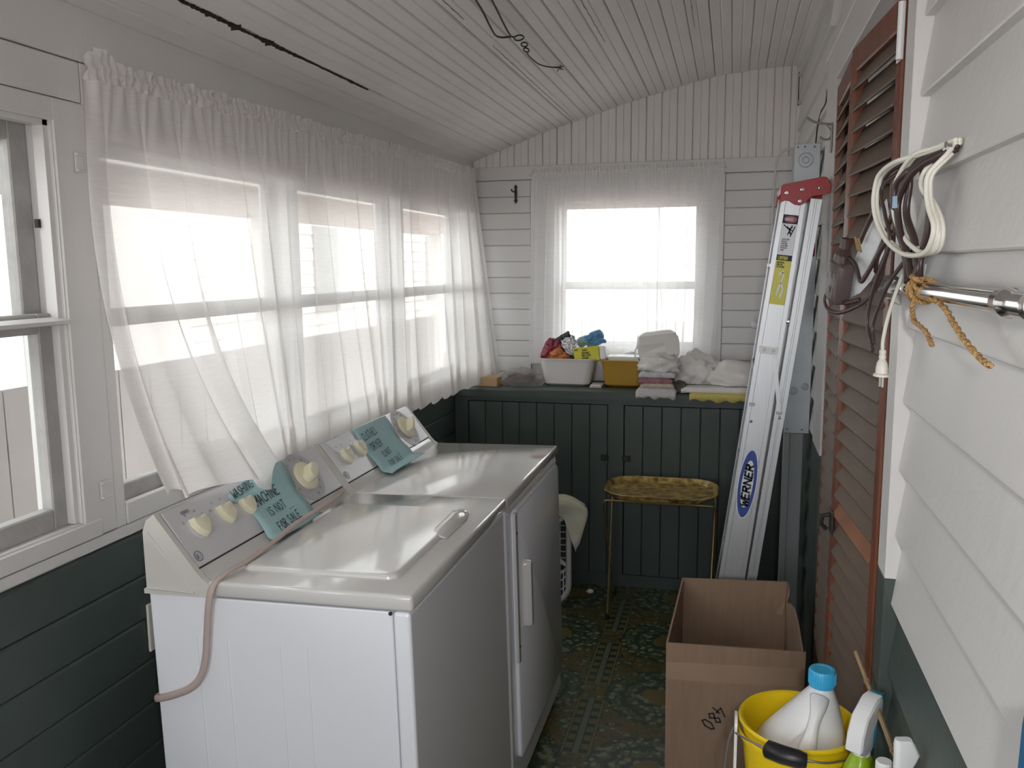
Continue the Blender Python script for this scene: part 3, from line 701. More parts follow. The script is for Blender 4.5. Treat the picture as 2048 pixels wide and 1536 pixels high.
# ------------------------------------------------------------------ curtains
def lerp_tab(tab, s):
    for a, b in zip(tab[:-1], tab[1:]):
        if s <= b[0]:
            f = (s-a[0])/(b[0]-a[0]); f = f*f*(3-2*f)
            return [p+(q-p)*f for p, q in zip(a[1:], b[1:])]
    return list(tab[-1][1:])
HEM = [(0, -.592, .060, 1.046), (.018, -.578, .10, 1.052), (.040, -.548, .19, 1.050), (.065, -.520, .315, 1.022), (.078, -.512, .365, 1.012), (.090, -.530, .395, 1.048), (.105, -.592, .43, 1.03), (.14, -.640, .52, .985),
       (.22, -.668, .72, .965), (.5, -.675, 1.42, .955), (.85, -.672, 2.28, .950), (.94, -.64, 2.52, .952), (1, -.585, 2.70, .967)]
NP = 22
def pleat(s, v, n, amp, gather, phase=0):
    """fold offsets along and across the curtain; fine gathers at the top become broad folds below"""
    ws = s + .016*noise.noise((s*7, phase, 2.5)) + .004*noise.noise((s*17, phase, 7))
    k = min(1, v/.14); a = amp*(.55+.45*v)*k*(.85+.7*noise.noise((s*9, phase, 1)))
    f = 2*PI*n*ws; g = (1-k)
    dy = a*math.sin(f) + gather*g*.5*math.sin(f*3.1)
    dx = .16*a*math.cos(f+.5) + gather*g*math.cos(f*3.1+1)
    return dx, dy
def left_curtain(s, vv):
    v = vv
    zt = 1.915+.060*s+.006*noise.noise((s*6, 1, 1)); yt = .045+2.64*s; xt = -.700
    hx, hy, hz = lerp_tab(HEM, s)
    near = max(0, 1-s/.13)
    f = v**(2.6 if s < .12 else 1.5)
    x = xt+(hx-xt)*(f if s < .13 else v); y = yt+(hy-yt)*(v**1.6); z = zt+(hz-zt)*v
    if near > 0:   # held out by the console: keep in front of it and drape
        y -= .028*math.sin(PI*v)*near
    dx, dy = pleat(s, v, NP, .040, .010)
    damp = 1 if not near else (1-.30*v*near)
    e = min(1, s/.012, (1-s)/.012)
    if near > 0: x += .010*v*v*near*math.sin(s*2*PI*52+2*v); z += .010*v**3*near*math.sin(s*2*PI*37)
    return V((x+dx*damp, y+dy*damp*e, z+.006*v*math.sin(2*PI*NP*s+1)))
bm = BM(); grid(bm, lambda s, v: left_curtain(s, v), 720, 46)
tl = thing('sheer_curtain', 'long sheer white curtain across the left-hand windows, its near corner on the washer', 'curtain', (-.70, .085, 1.92))
def sheer_obj(name, bm, m, par):
    o = obj(name, bm, m, None, smooth=True); o.parent = par; o.matrix_parent_inverse = Matrix.Translation(-par.location); return o
sheer_obj('cloth', bm, SHEER, tl)
bm = BM(); grid(bm, lambda s, v: left_curtain(s, .885+.115*v)+V((.0016, 0, 0)), 720, 4); sheer_obj('hem', bm, SHEER, tl)
bm = BM(); grid(bm, lambda s, v: left_curtain(s*.022, v)+V((.0016, 0, 0)), 10, 46); sheer_obj('side_hem', bm, SHEER, tl)
def ruffle(s, v):
    zt = 1.915+.060*s+.006*noise.noise((s*6, 1, 1))
    a = .0085*(.4+abs(v-.5)*1.9); f = 2*PI*120*s+3*noise.noise((s*40, 2, 2))
    lump = .010*max(0, noise.noise((s*30, 5, v*2)))
    top_ = .009*noise.noise((s*80, 9, 0)) if v > .9 else 0
    bump_ = .022*math.exp(-((s-.020)/.010)**2)*v
    return V((-.697+a*math.cos(f+v*2)+lump+.008*math.exp(-((v-.45)/.16)**2), .040+2.65*s+a*.8*math.sin(f*1.3), zt-.008+.046*v+top_+bump_))
bm = BM(); grid(bm, ruffle, 800, 8); sheer_obj('ruffle_heading', bm, SHEER, tl)
bm = BM(); tube(bm, [(-.742, .098, 1.926), (-.712, .098, 1.926), (-.702, .12, 1.928), (-.700, 1.4, 1.957), (-.700, 2.66, 1.984), (-.712, 2.69, 1.985), (-.742, 2.692, 1.985)], .0055, 8); sheer_obj('curtain_rod', bm, IVORY, tl)
# back window curtain: two overlapping sheer panels
def back_panel(xa, xb, n, ph, flare):
    def f(s, v):
        yt = YB-.040; zt = 1.985+.010*noise.noise((s*7, ph, 3))
        x = xa+(xb-xa)*s + flare(s, v)
        dx, dy = pleat(s, v, n, .017, .007, ph)
        return V((x+dy, yt-.010*v-dx*.8, zt+(1.035-zt)*v))
    return f
tb = thing('sheer_curtain', 'sheer white curtain over the small end-wall window behind the basins', 'curtain', (.04, YB-.04, 1.985))
A = back_panel(-.428, .22, 13, 3.3, lambda s, v: -.018*v*(1-s)+.10*v*max(0, s-.55))
B_ = back_panel(.13, .512, 8, 8.1, lambda s, v: -.05*v*s*v+.015*v)
bm = BM(); grid(bm, A, 260, 30); sheer_obj('left_panel', bm, SHEER2, tb)
bm = BM(); grid(bm, lambda s, v: B_(s, v)-V((0, .022, 0)), 180, 30); sheer_obj('right_panel', bm, SHEER2, tb)
def ruf2(s, v):
    a = .006; f = 2*PI*46*s
    return V((-.43+.944*s+a*.7*math.sin(f*1.3), YB-.045+a*math.cos(f+v*2)-.006*math.exp(-((v-.4)/.2)**2), 1.972+.040*v+.006*noise.noise((s*30, v*2, 4))))
bm = BM(); grid(bm, ruf2, 320, 5); sheer_obj('heading', bm, SHEER2, tb)
bm = BM(); tube(bm, [(-.435, YB-.004, 1.988), (-.435, YB-.046, 1.988), (.50, YB-.046, 1.990), (.515, YB-.044, 1.990), (.515, YB-.004, 1.990)], .003, 8); sheer_obj('curtain_rod', bm, IVORY, tb)

# ------------------------------------------------------------------ green cabinet along the end wall
t = thing('base_cabinet', 'dark green built-in cabinet with two board doors along the end wall', 'cabinet', (0, 0, 0))
CF = 2.435
bm = BM(); prism(bm, [(-.742, CF, .908), (-.742, CF, .940), (-.742, CF+.006, .946), (-.742, YB-.001, .946), (-.742, YB-.001, .908)], (1.586, 0, 0)); obj('worktop', bm, GREEN, t)
bm = BM()
for a, b in (((-.742, CF+.012, .886), (.844, CF+.035, .908)), ((-.742, CF+.012, fz(-.3)+.004), (.844, CF+.035, .062)), ((-.742, CF+.012, .062), (-.676, CF+.035, .886)), ((.013, CF+.012, .062), (.085, CF+.035, .886)), ((.700, CF+.012, .062), (.844, CF+.035, .886))):
    box(bm, a, b)
obj('face_frame', bm, GREEN, t)
bm = BM(); box(bm, (-.742, CF+.30, .02), (.844, YB-.001, .90)); obj('carcass', bm, GREEN, t)
for xa, xb, zlo in ((-.673, .0105, .064), (.0885, .697, .066)):
    bm = BM(); box(bm, (xa, CF+.026, zlo), (xb, CF+.036, .882)); d = obj('cabinet_door', bm, GREEN, t)
    n = round((xb-xa)/.0835); wq = (xb-xa)/n
    for k in range(n):
        x0 = xa+k*wq; bm = BM()
        prism(bm, [(x0+.0006, CF+.026, zlo), (x0+.0006, CF+.014, zlo), (x0+.004, CF+.0105, zlo), (x0+wq-.004, CF+.0105, zlo), (x0+wq-.0006, CF+.014, zlo), (x0+wq-.0006, CF+.026, zlo)], (0, 0, .882-zlo)); obj('board', bm, GREEN, d)
    xl = xb-.012 if xb < .1 else xa+.012; bm = BM(); box(bm, (xl-.018, CF-.004, .618), (xl+.018, CF+.010, .646), .004); obj('latch', bm, BLACKM, d)
    bm = BM(); disc(bm, (xl, CF-.012, .632), (0, 1, 0), .010, .010, 12); obj('latch_knob', bm, BLACKM, d)

CT = .9465   # cabinet worktop height
def basin(name, label, cx, cyy, w0, d0, w1, d1, h, m):
    t = thing(name, label, 'basin', (cx, cyy, CT))
    L = lambda a, b, z, r: [(x, y, z) for x, y in rrect(a, b, r, 5)]
    bm = BM(); loft(bm, [L(w0-.03, d0-.03, 0, .03), L(w0, d0, .012, .035), L(w1-.012, d1-.012, h-.014, .04), L(w1-.008, d1-.008, h-.004, .042), L(w1+.010, d1+.010, h-.006, .046), L(w1+.012, d1+.012, h, .047), L(w1-.012, d1-.012, h+.001, .04), L(w0-.006, d0-.006, .018, .032)])
    o = sharp(obj('tub', bm, m, t), 40)
    return t
basin('wash_basin', 'white plastic basin full of packets on the green cabinet', -.215, 2.668, .225, .160, .285, .185, .135, BASINW)
basin('wash_basin', 'mustard yellow plastic basin beside the white one', .062, 2.668, .185, .150, .225, .185, .132, MUST)
# contents of the white basin
RZ = CT+.135
def packet(name, label, cat, m, c, size, rot, puff=.3, crimp=None, cm=None):
    t = thing(name, label, cat, c, rot=rot)
    w_, h_, d_ = size
    def f(sg):
        def g(a, b):
            x, z = (a-.5)*w_, (b-.5)*h_; q = 1-.16*(abs(2*a-1)*abs(2*b-1))**2; x *= q; z *= q; e = min(a, 1-a, b, 1-b)*4; e = min(1, e)
            yy = sg*d_/2*(e**.6)*(1+.4*noise.noise((a*5, b*5, w_*90+sg))) + .006*noise.noise((a*7, b*7, h_*70)) + .004*noise.noise((a*16, b*16, w_*70))
            return V((x+.009*noise.noise((b*5, 1, w_*50)), yy, z+.009*noise.noise((a*5, 2, h_*50))))
        return g
    bm = BM(); grid(bm, f(1), 18, 18); grid(bm, f(-1), 18, 18); bmesh.ops.remove_doubles(bm, verts=bm.verts, dist=.0008)
    obj('wrapper', bm, m, t, smooth=True)
    if cm:
        bm = BM(); box(bm, (-w_*.49, -d_*.16-.003, h_*.40), (w_*.49, d_*.16+.003, h_*.50), .002); obj('seal_strip', bm, cm, t)
    return t
packet('foil_pouch', 'dark red foil pouch at the left in the white basin', 'pouch', PKT_RED, (-.295, 2.640, RZ+.030), (.10, .13, .035), (.2, .45, .2))
packet('foil_pouch', 'orange pouch lying low at the front of the white basin', 'pouch', PKT_ORG, (-.255, 2.612, RZ+.008), (.09, .08, .03), (.3, .6, .1))
packet('foil_pouch', 'black pouch with silver window standing tilted in the white basin', 'pouch', PKT_DARK, (-.215, 2.655, RZ+.040), (.095, .16, .03), (-.15, -.55, .15), cm=PKT_DARK)
packet('foil_pouch', 'crinkled silver pouch in front of the black one', 'pouch', PKT_SILV, (-.200, 2.630, RZ+.060), (.080, .095, .02), (-.15, -.55, .15))
packet('sponge_packet', 'pale aqua packet lying across the top of the white basin', 'packet', PKT_AQUA, (-.148, 2.690, RZ+.075), (.11, .055, .045), (.3, -.45, .2))
packet('sponge_packet', 'blue packet on top of the pile in the white basin', 'packet', PKT_BLUE, (-.095, 2.690, RZ+.098), (.10, .06, .045), (.2, -.5, .1))
packet('sponge_packet', 'second blue packet just below the top one by the yellow box', 'packet', PKT_BLUE, (-.080, 2.675, RZ+.070), (.10, .03, .04), (.2, -.45, 0))
t = thing('glove_box', 'yellow box of disposable gloves tilted in the white basin', 'box', (-.118, 2.625, RZ+.024), rot=(-.12, -.13, 0))
bm = BM(); box(bm, (-.062, -.02, -.040), (.062, .04, .032), .002); obj('carton', bm, LABELY, t)
bm = BM(); box(bm, (.0622, -.018, -.038), (.094, .038, .028), .006); obj('side_flap', bm, WPL, t)
for txt, x0, z0, h in (('RUBBER', -.058, .018, .006), ('GLOVES', -.020, .012, .009), ('DISPOSABLE', -.024, -.002, .009), ('VINYL GLOVES', -.024, -.014, .009), ('DISPOSABLE', -.024, -.026, .008)):
    bm = BM(); letters(bm, txt, (x0, -.0204, z0), (1, 0, 0), (0, 0, 1), h, .45, .17); obj('lettering', bm, INK, t)
# contents of the mustard basin
t = thing('plastic_tub', 'clear white food container standing in the mustard basin', 'container', (.062, 2.660, CT+.020))
bm = BM(); loft(bm, [[(x, y, z) for x, y in rrect(a, b, .015)] for a, b, z in ((.13, .10, 0), (.150, .12, .120), (.158, .128, .121), (.158, .128, .130), (.14, .11, .132))]); sharp(obj('tub', bm, CLEARP, t), 40)
def rag(name, label, cat, m, c, r, seed, sz=(1, 1, .6), grp=None, n=26, rough=.55, floor_=None, parts=None):
    """crumpled cloth or bag: displaced dome resting on its base"""
    bm = BM(); bmesh.ops.create_icosphere(bm, subdivisions=4, radius=1)
    for v in bm.verts:
        p = v.co.copy(); q = p*1.7+V((seed*3.1, seed, 0))
        rid = 1-abs(noise.noise(q*1.3))*1.6
        k = 1+rough*(.5*noise.noise(q)+.32*(rid-.6)+.20*(1-abs(noise.noise(q*3.1))*2))
        co = V((p.x*r*sz[0], p.y*r*sz[1], p.z*r*sz[2]))*k
        co.z = max(co.z, -r*sz[2]*.45); v.co = co
    zmin = min(v.co.z for v in bm.verts)
    for v in bm.verts: v.co.z -= zmin
    o = obj(name, bm, m, None, smooth=True, loc=c); tag(o, label, cat, grp); return o
rag('white_rag', 'white cloth bunched behind the clear container in the mustard basin', 'cloth', TOWELG, (.090, 2.725, CT+.095), .055, 3, (1.2, .45, .75))
# towels
def folded(name, label, m, x0, x1, y0, y1, z0, h, wob=.006, over=0, cat='towel', seed=1):
    t_ = []
    n = 22
    def ring(k):
        f = k/n; x = x0+(x1-x0)*f
        e = min(1, f*9, (1-f)*9)**.5; hh = h*(.55+.45*e)
        yf = y0+.006*noise.noise((f*7, seed, 0)); pts = []
        for j in range(14):
            a = j/13*PI
            yy = yf-.3*hh*math.sin(a)*1.0+.0
            pts.append((x+wob*.4*noise.noise((f*9, j*.4, seed)), yy, z0+hh/2-hh/2*math.cos(a)+wob*.35*noise.noise((f*11, j*.5, seed+3))*(1 if 0 < j < 13 else 0)))
        pts += [(x, y1, z0+hh), (x, y1, z0)]
        if over:   # front edge hangs over the cabinet
            drop = over*(.75+.35*noise.noise((f*5, seed, 5))+.12*math.sin(f*26+seed))
            return [(x, CF-.013-.004*math.sin(f*20), z0-drop), (x, CF-.024-.004*math.sin(f*20), z0-drop*.95), (x, CF-.027, z0-.003), (x, CF-.018, z0+hh*.7), (x, CF+.01, z0+hh), (x, y1, z0+hh*.9), (x, y1, z0+.0005), (x, CF-.006, z0+.0008), (x, CF-.010, z0-.004)]
        return pts
    bm = BM(); loft(bm, [ring(k) for k in range(n+1)])
    o = obj(name, bm, m, smooth=True); tag(o, label, cat); return o
folded('folded_towel', 'white fluffy towel hanging over the cabinet edge, lowest of its stack', TOWELW, .143, .325, 2.47, 2.62, CT, .022, over=.026, seed=2)
folded('folded_towel', 'cream folded towel, second from the bottom of the stack', TOWELC, .158, .312, 2.468, 2.62, CT+.022, .020, seed=4)
folded('folded_towel', 'pink folded towel in the middle of the stack', TOWELP, .150, .305, 2.466, 2.62, CT+.042, .026, seed=6)
folded('folded_towel', 'pale gray folded cloth on top of the pink towel', TOWELG, .150, .318, 2.468, 2.62, CT+.068, .026, seed=8)
rag('gray_rag', 'small dark gray rag tucked right of the towel stack', 'cloth', mat('dark_gray_rag', (.14, .13, .12), .9, var=.4, vscale=30), (.335, 2.51, CT), .038, 17, (.8, .6, .9))
rag('white_rag', 'rumpled white rag lying on the towel stack in front of the bag', 'cloth', LINEN, (.238, 2.535, CT+.094), .088, 5, (1.0, .55, .60), rough=.9)
# white bag standing on the stack
t = thing('white_bag', 'boxy white paper bag standing tilted on the towel stack', 'bag', (.235, 2.585, CT+.135), rot=(0, -.12, .15))
bm = BM()
Lp = lambda w_, d_, z, s: [(x+s*noise.noise((x*20, y*20, z*30)), y+s*noise.noise((y*20, x*20, z*30+5)), z) for x, y in rrect(w_, d_, .012, 3)]
loft(bm, [Lp(.17, .11, 0, .010), Lp(.195, .12, .05, .012), Lp(.198, .12, .09, .010), Lp(.17, .10, .128, .012), Lp(.12, .05, .142, .012)]); obj('sack', bm, BAGW, t)
bm = BM(); box(bm, (.03, -.064, .03), (.094, -.060, .115), .001); obj('flap', bm, BAGW, t)
bm = BM(); tube(bm, spline([(-.095, -.05, .09), (-.112, -.055, .06), (-.110, -.055, .03), (-.098, -.05, .012)], 5), .003, 6); obj('bag_handle', bm, BAGW, t)
rag('white_bag', 'crumpled white plastic bag lumped right of the towel stack', 'bag', BAGW, (.402, 2.60, CT+.032), .092, 11, (1.0, .7, .95), rough=.8)
rag('white_bag', 'long flat white plastic bag reaching to the right-hand corner', 'bag', BAGW, (.585, 2.59, CT+.032), .118, 23, (1.15, .75, .60), rough=.45)
folded('folded_sheet', 'white folded sheet under the plastic bags on the cabinet', LINEN, .345, .66, 2.455, 2.72, CT+.004, .026, seed=12, cat='sheet')
folded('yellow_cloth', 'yellow cloth hanging in scallops over the cabinet edge', YCLOTH, .385, .655, 2.46, 2.60, CT, .008, over=.034, seed=15, cat='cloth')
# clear bag of brown goods, tan box at the left end of the cabinet
t = thing('clear_bag', 'clear bag of wrapped brown goods left of the white basin', 'bag', (-.445, 2.60, CT))
for k in range(9):
    a, b, c = random.uniform(-.075, .075), random.uniform(-.05, .06), random.uniform(.012, .05)
    bm = BM(); bmesh.ops.create_icosphere(bm, subdivisions=2, radius=1)
    for v in bm.verts: q = v.co*(1+.3*noise.noise(v.co*2+V((k, k, 0)))); v.co = V((q.x*.030+a, q.y*.022+b, q.z*.014+c))
    obj('lump', bm, BROWNW, t, smooth=False)
bm = BM(); bmesh.ops.create_icosphere(bm, subdivisions=4, radius=1)
for v in bm.verts:
    q = v.co*(1+.28*noise.noise(v.co*3)); v.co = V((q.x*.115, q.y*.08, max(0, q.z*.055+.028)))
obj('clear_wrap', bm, HAZYBAG, t, smooth=True)
t = thing('small_box', 'small tan cardboard box under the curtain at the cabinet end', 'box', (-.60, 2.56, CT))
bm = BM(); box(bm, (-.06, -.05, 0), (.055, .06, .040), .001); obj('carton', bm, TANBOX, t); bm = BM(); box(bm, (-.06, -.0505, .0402), (.055, .0605, .042), .0008); obj('lid_flap', bm, TANBOX, t)
t = thing('flat_packet', 'flat pale packet lying between the two basins', 'packet', (-.065, 2.60, CT))
bm = BM(); box(bm, (-.03, -.05, 0), (.03, .06, .006), .002); obj('wrapper', bm, TOWELC, t); bm = BM(); box(bm, (-.028, -.048, .0062), (.028, .058, .014), .003); obj('card', bm, LINEN, t)
# iron hook on the end wall
t = thing('iron_hook', 'small black iron hook on the white end wall', 'hook', (-.516, YB-.001, 1.895))
bm = BM(); prism(bm, [(0, 0, .046), (.008, 0, .034), (.005, 0, .026), (.007, 0, 0), (.005, 0, -.026), (.009, 0, -.036), (0, 0, -.050), (-.009, 0, -.036), (-.005, 0, -.026), (-.007, 0, 0), (-.005, 0, .026), (-.008, 0, .034)], (0, -.006, 0)); obj('back_plate', bm, BLACKM, t)
bm = BM(); tube(bm, spline([(0, -.004, .010), (-.006, -.025, .008), (-.012, -.036, .012), (-.014, -.034, .020)], 4), .0035, 6); obj('prong', bm, BLACKM, t)

# ------------------------------------------------------------------ louvered door leaf standing ajar
t = thing('louvered_door', 'red-brown louvered folding door standing ajar against the right-hand wall', 'door', (0, 0, 0))
def leaf(Pa, Pb, top_, bot, n, orange, hinges):
    De = (Pb-Pa).normalized(); Dn = V((-De.y, De.x, 0)); LW = (Pb-Pa).length
    Mx = Matrix(((De.x, Dn.x, 0, Pa.x), (De.y, Dn.y, 0, Pa.y), (0, 0, 1, 0), (0, 0, 0, 1)))
    def piece(name, a0, a1, n0, n1, z0, z1, m, par=t, bev=.003):
        bm = BM(); box(bm, (a0, n0, z0), (a1, n1, z1), bev, 1); bmesh.ops.transform(bm, matrix=Mx, verts=bm.verts); return obj(name, bm, m, par)
    sw = .036
    piece('stile', 0, sw, -.026, 0, bot, top_, DOORW); piece('stile', LW-sw, LW, -.026, 0, bot, top_, DOORW)
    piece('rail', sw, LW-sw, -.026, 0, top_-.052, top_, DOORW); piece('rail', sw, LW-sw, -.026, 0, bot, bot+.12, DOORW)
    z0, z1 = bot+.13, top_-.064; first = {}
    for k in range(n):
        z = z0+(z1-z0)*k/(n-1); m_ = SLATO if k == orange else SLATW
        if m_.name not in first:      # room-side edge lower, rounded nose
            a = math.radians(65); cdir = V((Dn.x*math.cos(a), Dn.y*math.cos(a), -math.sin(a))); nd = V((Dn.x*math.sin(a), Dn.y*math.sin(a), math.cos(a)))
            sec = [(-.027, -.0030), (.025, -.0030), (.0275, 0), (.025, .0030), (-.027, .0030)]
            o0 = Pa+De*(sw-.004)+Dn*(-.010)
            bm = BM(); prism(bm, [o0+cdir*p+nd*q for p, q in sec], De*(LW-2*sw+.008)); o = obj('slat', bm, m_, t); first[m_.name] = o
        else:
            o = first[m_.name].copy(); C.objects.link(o); o.parent = t
        o.location = (0, 0, z)
    for zc, m_ in hinges:
        hb = piece('hinge', -.004, .026, .0005, .003, zc-.045, zc+.045, m_, bev=.001)
        bm = BM(); p = Pa+Dn*.005+De*(-.004)+V((0, 0, zc-.045)); tube(bm, [p, p+V((0, 0, .09))], .006, 8); obj('hinge_pin', bm, m_, hb)
    return piece
P1, P2, P3 = V((.816, .122, 0)), V((.784, .500, 0)), V((.7965, .862, 0))
pc1 = leaf(P1, P2, 1.968, .075, 41, 19, ((1.905, WPL), (.20, STEEL)))
pc2 = leaf(P2+V((.002, .003, 0)), P3, 1.962, .075, 41, -1, ())
lt = pc1('latch', .338, .372, .0006, .006, .945, .995, BLACKM, t, .002)
bm = BM(); tube(bm, [P2+V((-.006, -.018, .985)), P2+V((-.020, -.018, .982)), P2+V((-.022, -.014, .962)), P2+V((-.010, -.012, .950))], .005, 8); obj('latch_knob', bm, BLACKM, lt)
# coat hook on the casing
t = thing('coat_hook', 'rusty double-pronged wire coat hook on the casing beyond the louvered door', 'hook', (.8275, 1.24, 1.893))
bm = BM(); box(bm, (-.005, -.008, -.042), (0, .008, .042), .002); obj('back_plate', bm, STEEL, t)
bm = BM(); tube(bm, spline([(-.003, 0, .038), (-.020, 0, .040), (-.040, 0, .044), (-.058, 0, .050), (-.072, 0, .060)], 5), .0035, 8); obj('prong', bm, STEEL, t)
bm = BM(); tube(bm, spline([(-.020, 0, .040), (-.008, 0, .024), (-.003, 0, .008), (-.010, 0, -.004), (-.024, 0, -.003), (-.034, 0, .004)], 5), .0030, 8); obj('prong', bm, STEEL, t)

# ------------------------------------------------------------------ metal wiring trough and duct in the far corner
t = thing('wiring_trough', 'tall gray galvanized metal wiring trough in the far right corner behind the ladder', 'electrical box', (.788, 1.6, .95))
bm = BM(); box(bm, (-.040, 0, 0), (.040, .10, .974), .003, 1); obj('case', bm, GALV, t)
bm = BM(); box(bm, (-.041, -.0035, -.001), (.041, 0, .976), .001, 1); cv = obj('cover', bm, GALV, t)
def knock(x, z, r):
    for rr in (r, r*.45):
        bm = BM(); ring = [V((x+rr*math.cos(2*PI*k/24), -.0036, z+rr*math.sin(2*PI*k/24))) for k in range(24)]; tube(bm, ring, .0016, 6, closed=True); obj('knockout', bm, GALV, t)
knock(-.004, .923, .023); knock(-.016, .148, .013); knock(.022, .163, .011)
for x, z in ((-.030, .965), (-.008, .966), (.022, .965), (-.032, .012), (.018, .012)): bm = BM(); disc(bm, (x, -.0036, z), (0, -1, 0), .0028, .0015, 8); obj('screw', bm, DARKLINE, t)
t = thing('duct', 'gray painted square duct running down from the wiring trough', 'duct', (.783, 1.61, 0))
bm = BM(); box(bm, (-.034, 0, fz(.78)), (.031, .06, .949), .003, 1); obj('channel', bm, GRAYP, t)
bm = BM(); box(bm, (-.036, -.004, fz(.78)), (-.014, .0, .946), .002, 1); obj('seam_flange', bm, GRAYP, t)
t = thing('wall_cable', 'thin white cable running up the corner beside the wiring trough', 'cable', (0, 0, 0))
bm = BM(); tube(bm, spline([(.735, YB-.008, .96), (.735, YB-.008, 1.5), (.74, YB-.008, 1.95), (.77, YB-.010, 2.05), (.835, YB-.010, 2.06)], 6), .005, 8); obj('cable', bm, WHITE, t)
for zz in (1.3, 1.8): bm = BM(); box(bm, (.728, YB-.016, zz), (.744, YB-.002, zz+.006)); obj('clip', bm, WHITE, t)

# ------------------------------------------------------------------ aluminium step ladder, folded, leaning to the right-hand wall
LY = 1.16
t = thing('step_ladder', 'folded aluminium step ladder with red cap and blue oval label leaning by the corner', 'ladder', (.5, LY, 0))
O0 = V((.5815, 0, .566)); D0 = (V((.7215, 0, 1.706))-O0).normalized(); L0 = V((D0.z, 0, -D0.x))
def lp_(s, l, dy=0): p = O0+D0*s+L0*l; return V((p.x-.5, dy, p.z))
sf = -(O0.z-fz(.51))/D0.z+.004   # foot
def channel(name, s0, s1, l0, l1, y0, dpt, web, lt0=None, lt1=None):
    """C channel: web towards the viewer at y0, flanges back by dpt; lateral limits taper from (l0,l1) to (lt0,lt1)"""
    lt0 = l0 if lt0 is None else lt0; lt1 = l1 if lt1 is None else lt1; e = .0022
    def sec(s, a, b):
        n = [(a, 0), (a+.012, 0), (a+.013, .0012), (b-.013, .0012), (b-.012, 0), (b, 0), (b, dpt), (b-e, dpt), (b-e, e+.001), (a+e, e+.001), (a+e, dpt), (a, dpt)] if web > 0 else \
            [(b, 0), (a, 0), (a, -dpt), (a+e, -dpt), (a+e, -e), (b-e, -e), (b-e, -dpt), (b, -dpt)]
        return [lp_(s, l, y0+y) for l, y in n]
    bm = BM(); loft(bm, [sec(s0, l0, l1), sec(s1, lt0, lt1)]); return obj(name, bm, ALU, t)
WDT = .24
channel('front_rail', sf, 1.17, -.041, .041, 0, .028, 1, -.033, .033); channel('front_rail', sf, 1.17, -.041, .041, WDT, .028, -1, -.033, .033)
channel('rear_rail', sf, 1.165, .0445, .072, .004, .020, 1, .046, .077); channel('rear_rail', sf, 1.165, .0445, .072, WDT-.004, .020, -1, .046, .077)
for k in range(5):
    s = -.26+.305*k
    bm = BM(); q = [lp_(s, -.036, .003), lp_(s+.010, -.036, .003), lp_(s+.010, .036, .003), lp_(s, .036, .003)]; prism(bm, q, (0, WDT-.006, 0)); obj('step', bm, ALU, t)
    bm = BM(); q = [lp_(s+.12, .056, .008), lp_(s+.128, .056, .008), lp_(s+.128, .068, .008), lp_(s+.12, .068, .008)]; prism(bm, q, (0, WDT-.016, 0)); obj('rear_bar', bm, ALU, t)
for dy in (0, WDT):
    for l in (0, .058): 
        bm = BM(); p = lp_(sf, l, dy); box(bm, p-V((.028 if l == 0 else .016, .012, .0)), p+V((.028 if l == 0 else .016, .014, .03)), .004); obj('foot', bm, BLKPL, t)
# red cap
cap2 = [(.687, 1.752), (.692, 1.758), (.799, 1.776), (.808, 1.775), (.815, 1.768), (.8225, 1.749), (.8215, 1.731), (.804, 1.725), (.773, 1.722), (.762, 1.714), (.752, 1.703), (.740, 1.697), (.724, 1.700), (.710, 1.710), (.698, 1.712), (.684, 1.706)]
bm = BM(); n_ = len(cap2); cxm = .75; czm = 1.735
def cl(y, k): return [(cxm+(x-cxm)*k-.5, y, czm+(z-czm)*k) for x, z in cap2]
loft(bm, [cl(-.008, .975), cl(-.011, .96), cl(-.004, 1.0), cl(-.0015, 1.0)][1:]); obj('top_cap', bm, RED, t)
bm = BM(); prism(bm, [(x-.5, -.0015, z) for x, z in [(.687, 1.752), (.692, 1.758), (.799, 1.776), (.808, 1.775), (.815, 1.768), (.819, 1.757), (.690, 1.738)]], (0, WDT+.003, 0)); obj('cap_deck', bm, RED, t)
bm = BM(); loft(bm, [cl(WDT+.0015, 1.0), cl(WDT+.010, .97)]); obj('cap_skirt', bm, RED, t)
for x, z in ((.702, 1.733), (.744, 1.741), (.793, 1.744), (.739, 1.709)): bm = BM(); disc(bm, (x-.5, -.0105, z), (0, -1, 0), .0062, .0035, 14, .0022); obj('rivet', bm, STEEL if False else CHROME, t)
# labels stuck on the near rail
def flatpoly(name, pts, m, dy, par): bm = BM(); prism(bm, [lp_(s, l, dy) for s, l in pts], (0, .0004, 0)); return obj(name, bm, m, par)
sD = lambda z: (z-O0.z)/D0.z
a, b = sD(1.555), sD(1.672)
lb = flatpoly('warning_label', [(a, -.021), (b, -.021), (b, .021), (a, .021)], LABELW, -.0006, t)
flatpoly('label_band', [(b-.026, -.021), (b-.001, -.021), (b-.001, .021), (b-.026, .021)], INK, -.0010, lb)
bm = BM(); q = [(b-.0135+.0095*math.sin(2*PI*k/24), .0175*math.cos(2*PI*k/24)) for k in range(24)]; prism(bm, [lp_(s, l, -.0014) for s, l in q], (0, .0003, 0)); obj('label_oval', bm, REDP, lb)
Yd = V((D0.x, 0, D0.z)); Xd = V((L0.x, 0, L0.z))
bm = BM(); letters(bm, 'DANGER', lp_(b-.0175, -.0135, -.0017), Xd, Yd, .008, .42, .16); obj('lettering', bm, LABELW, lb)
bm = BM()    # falling-figure pictogram: ladder bars and a tumbling body
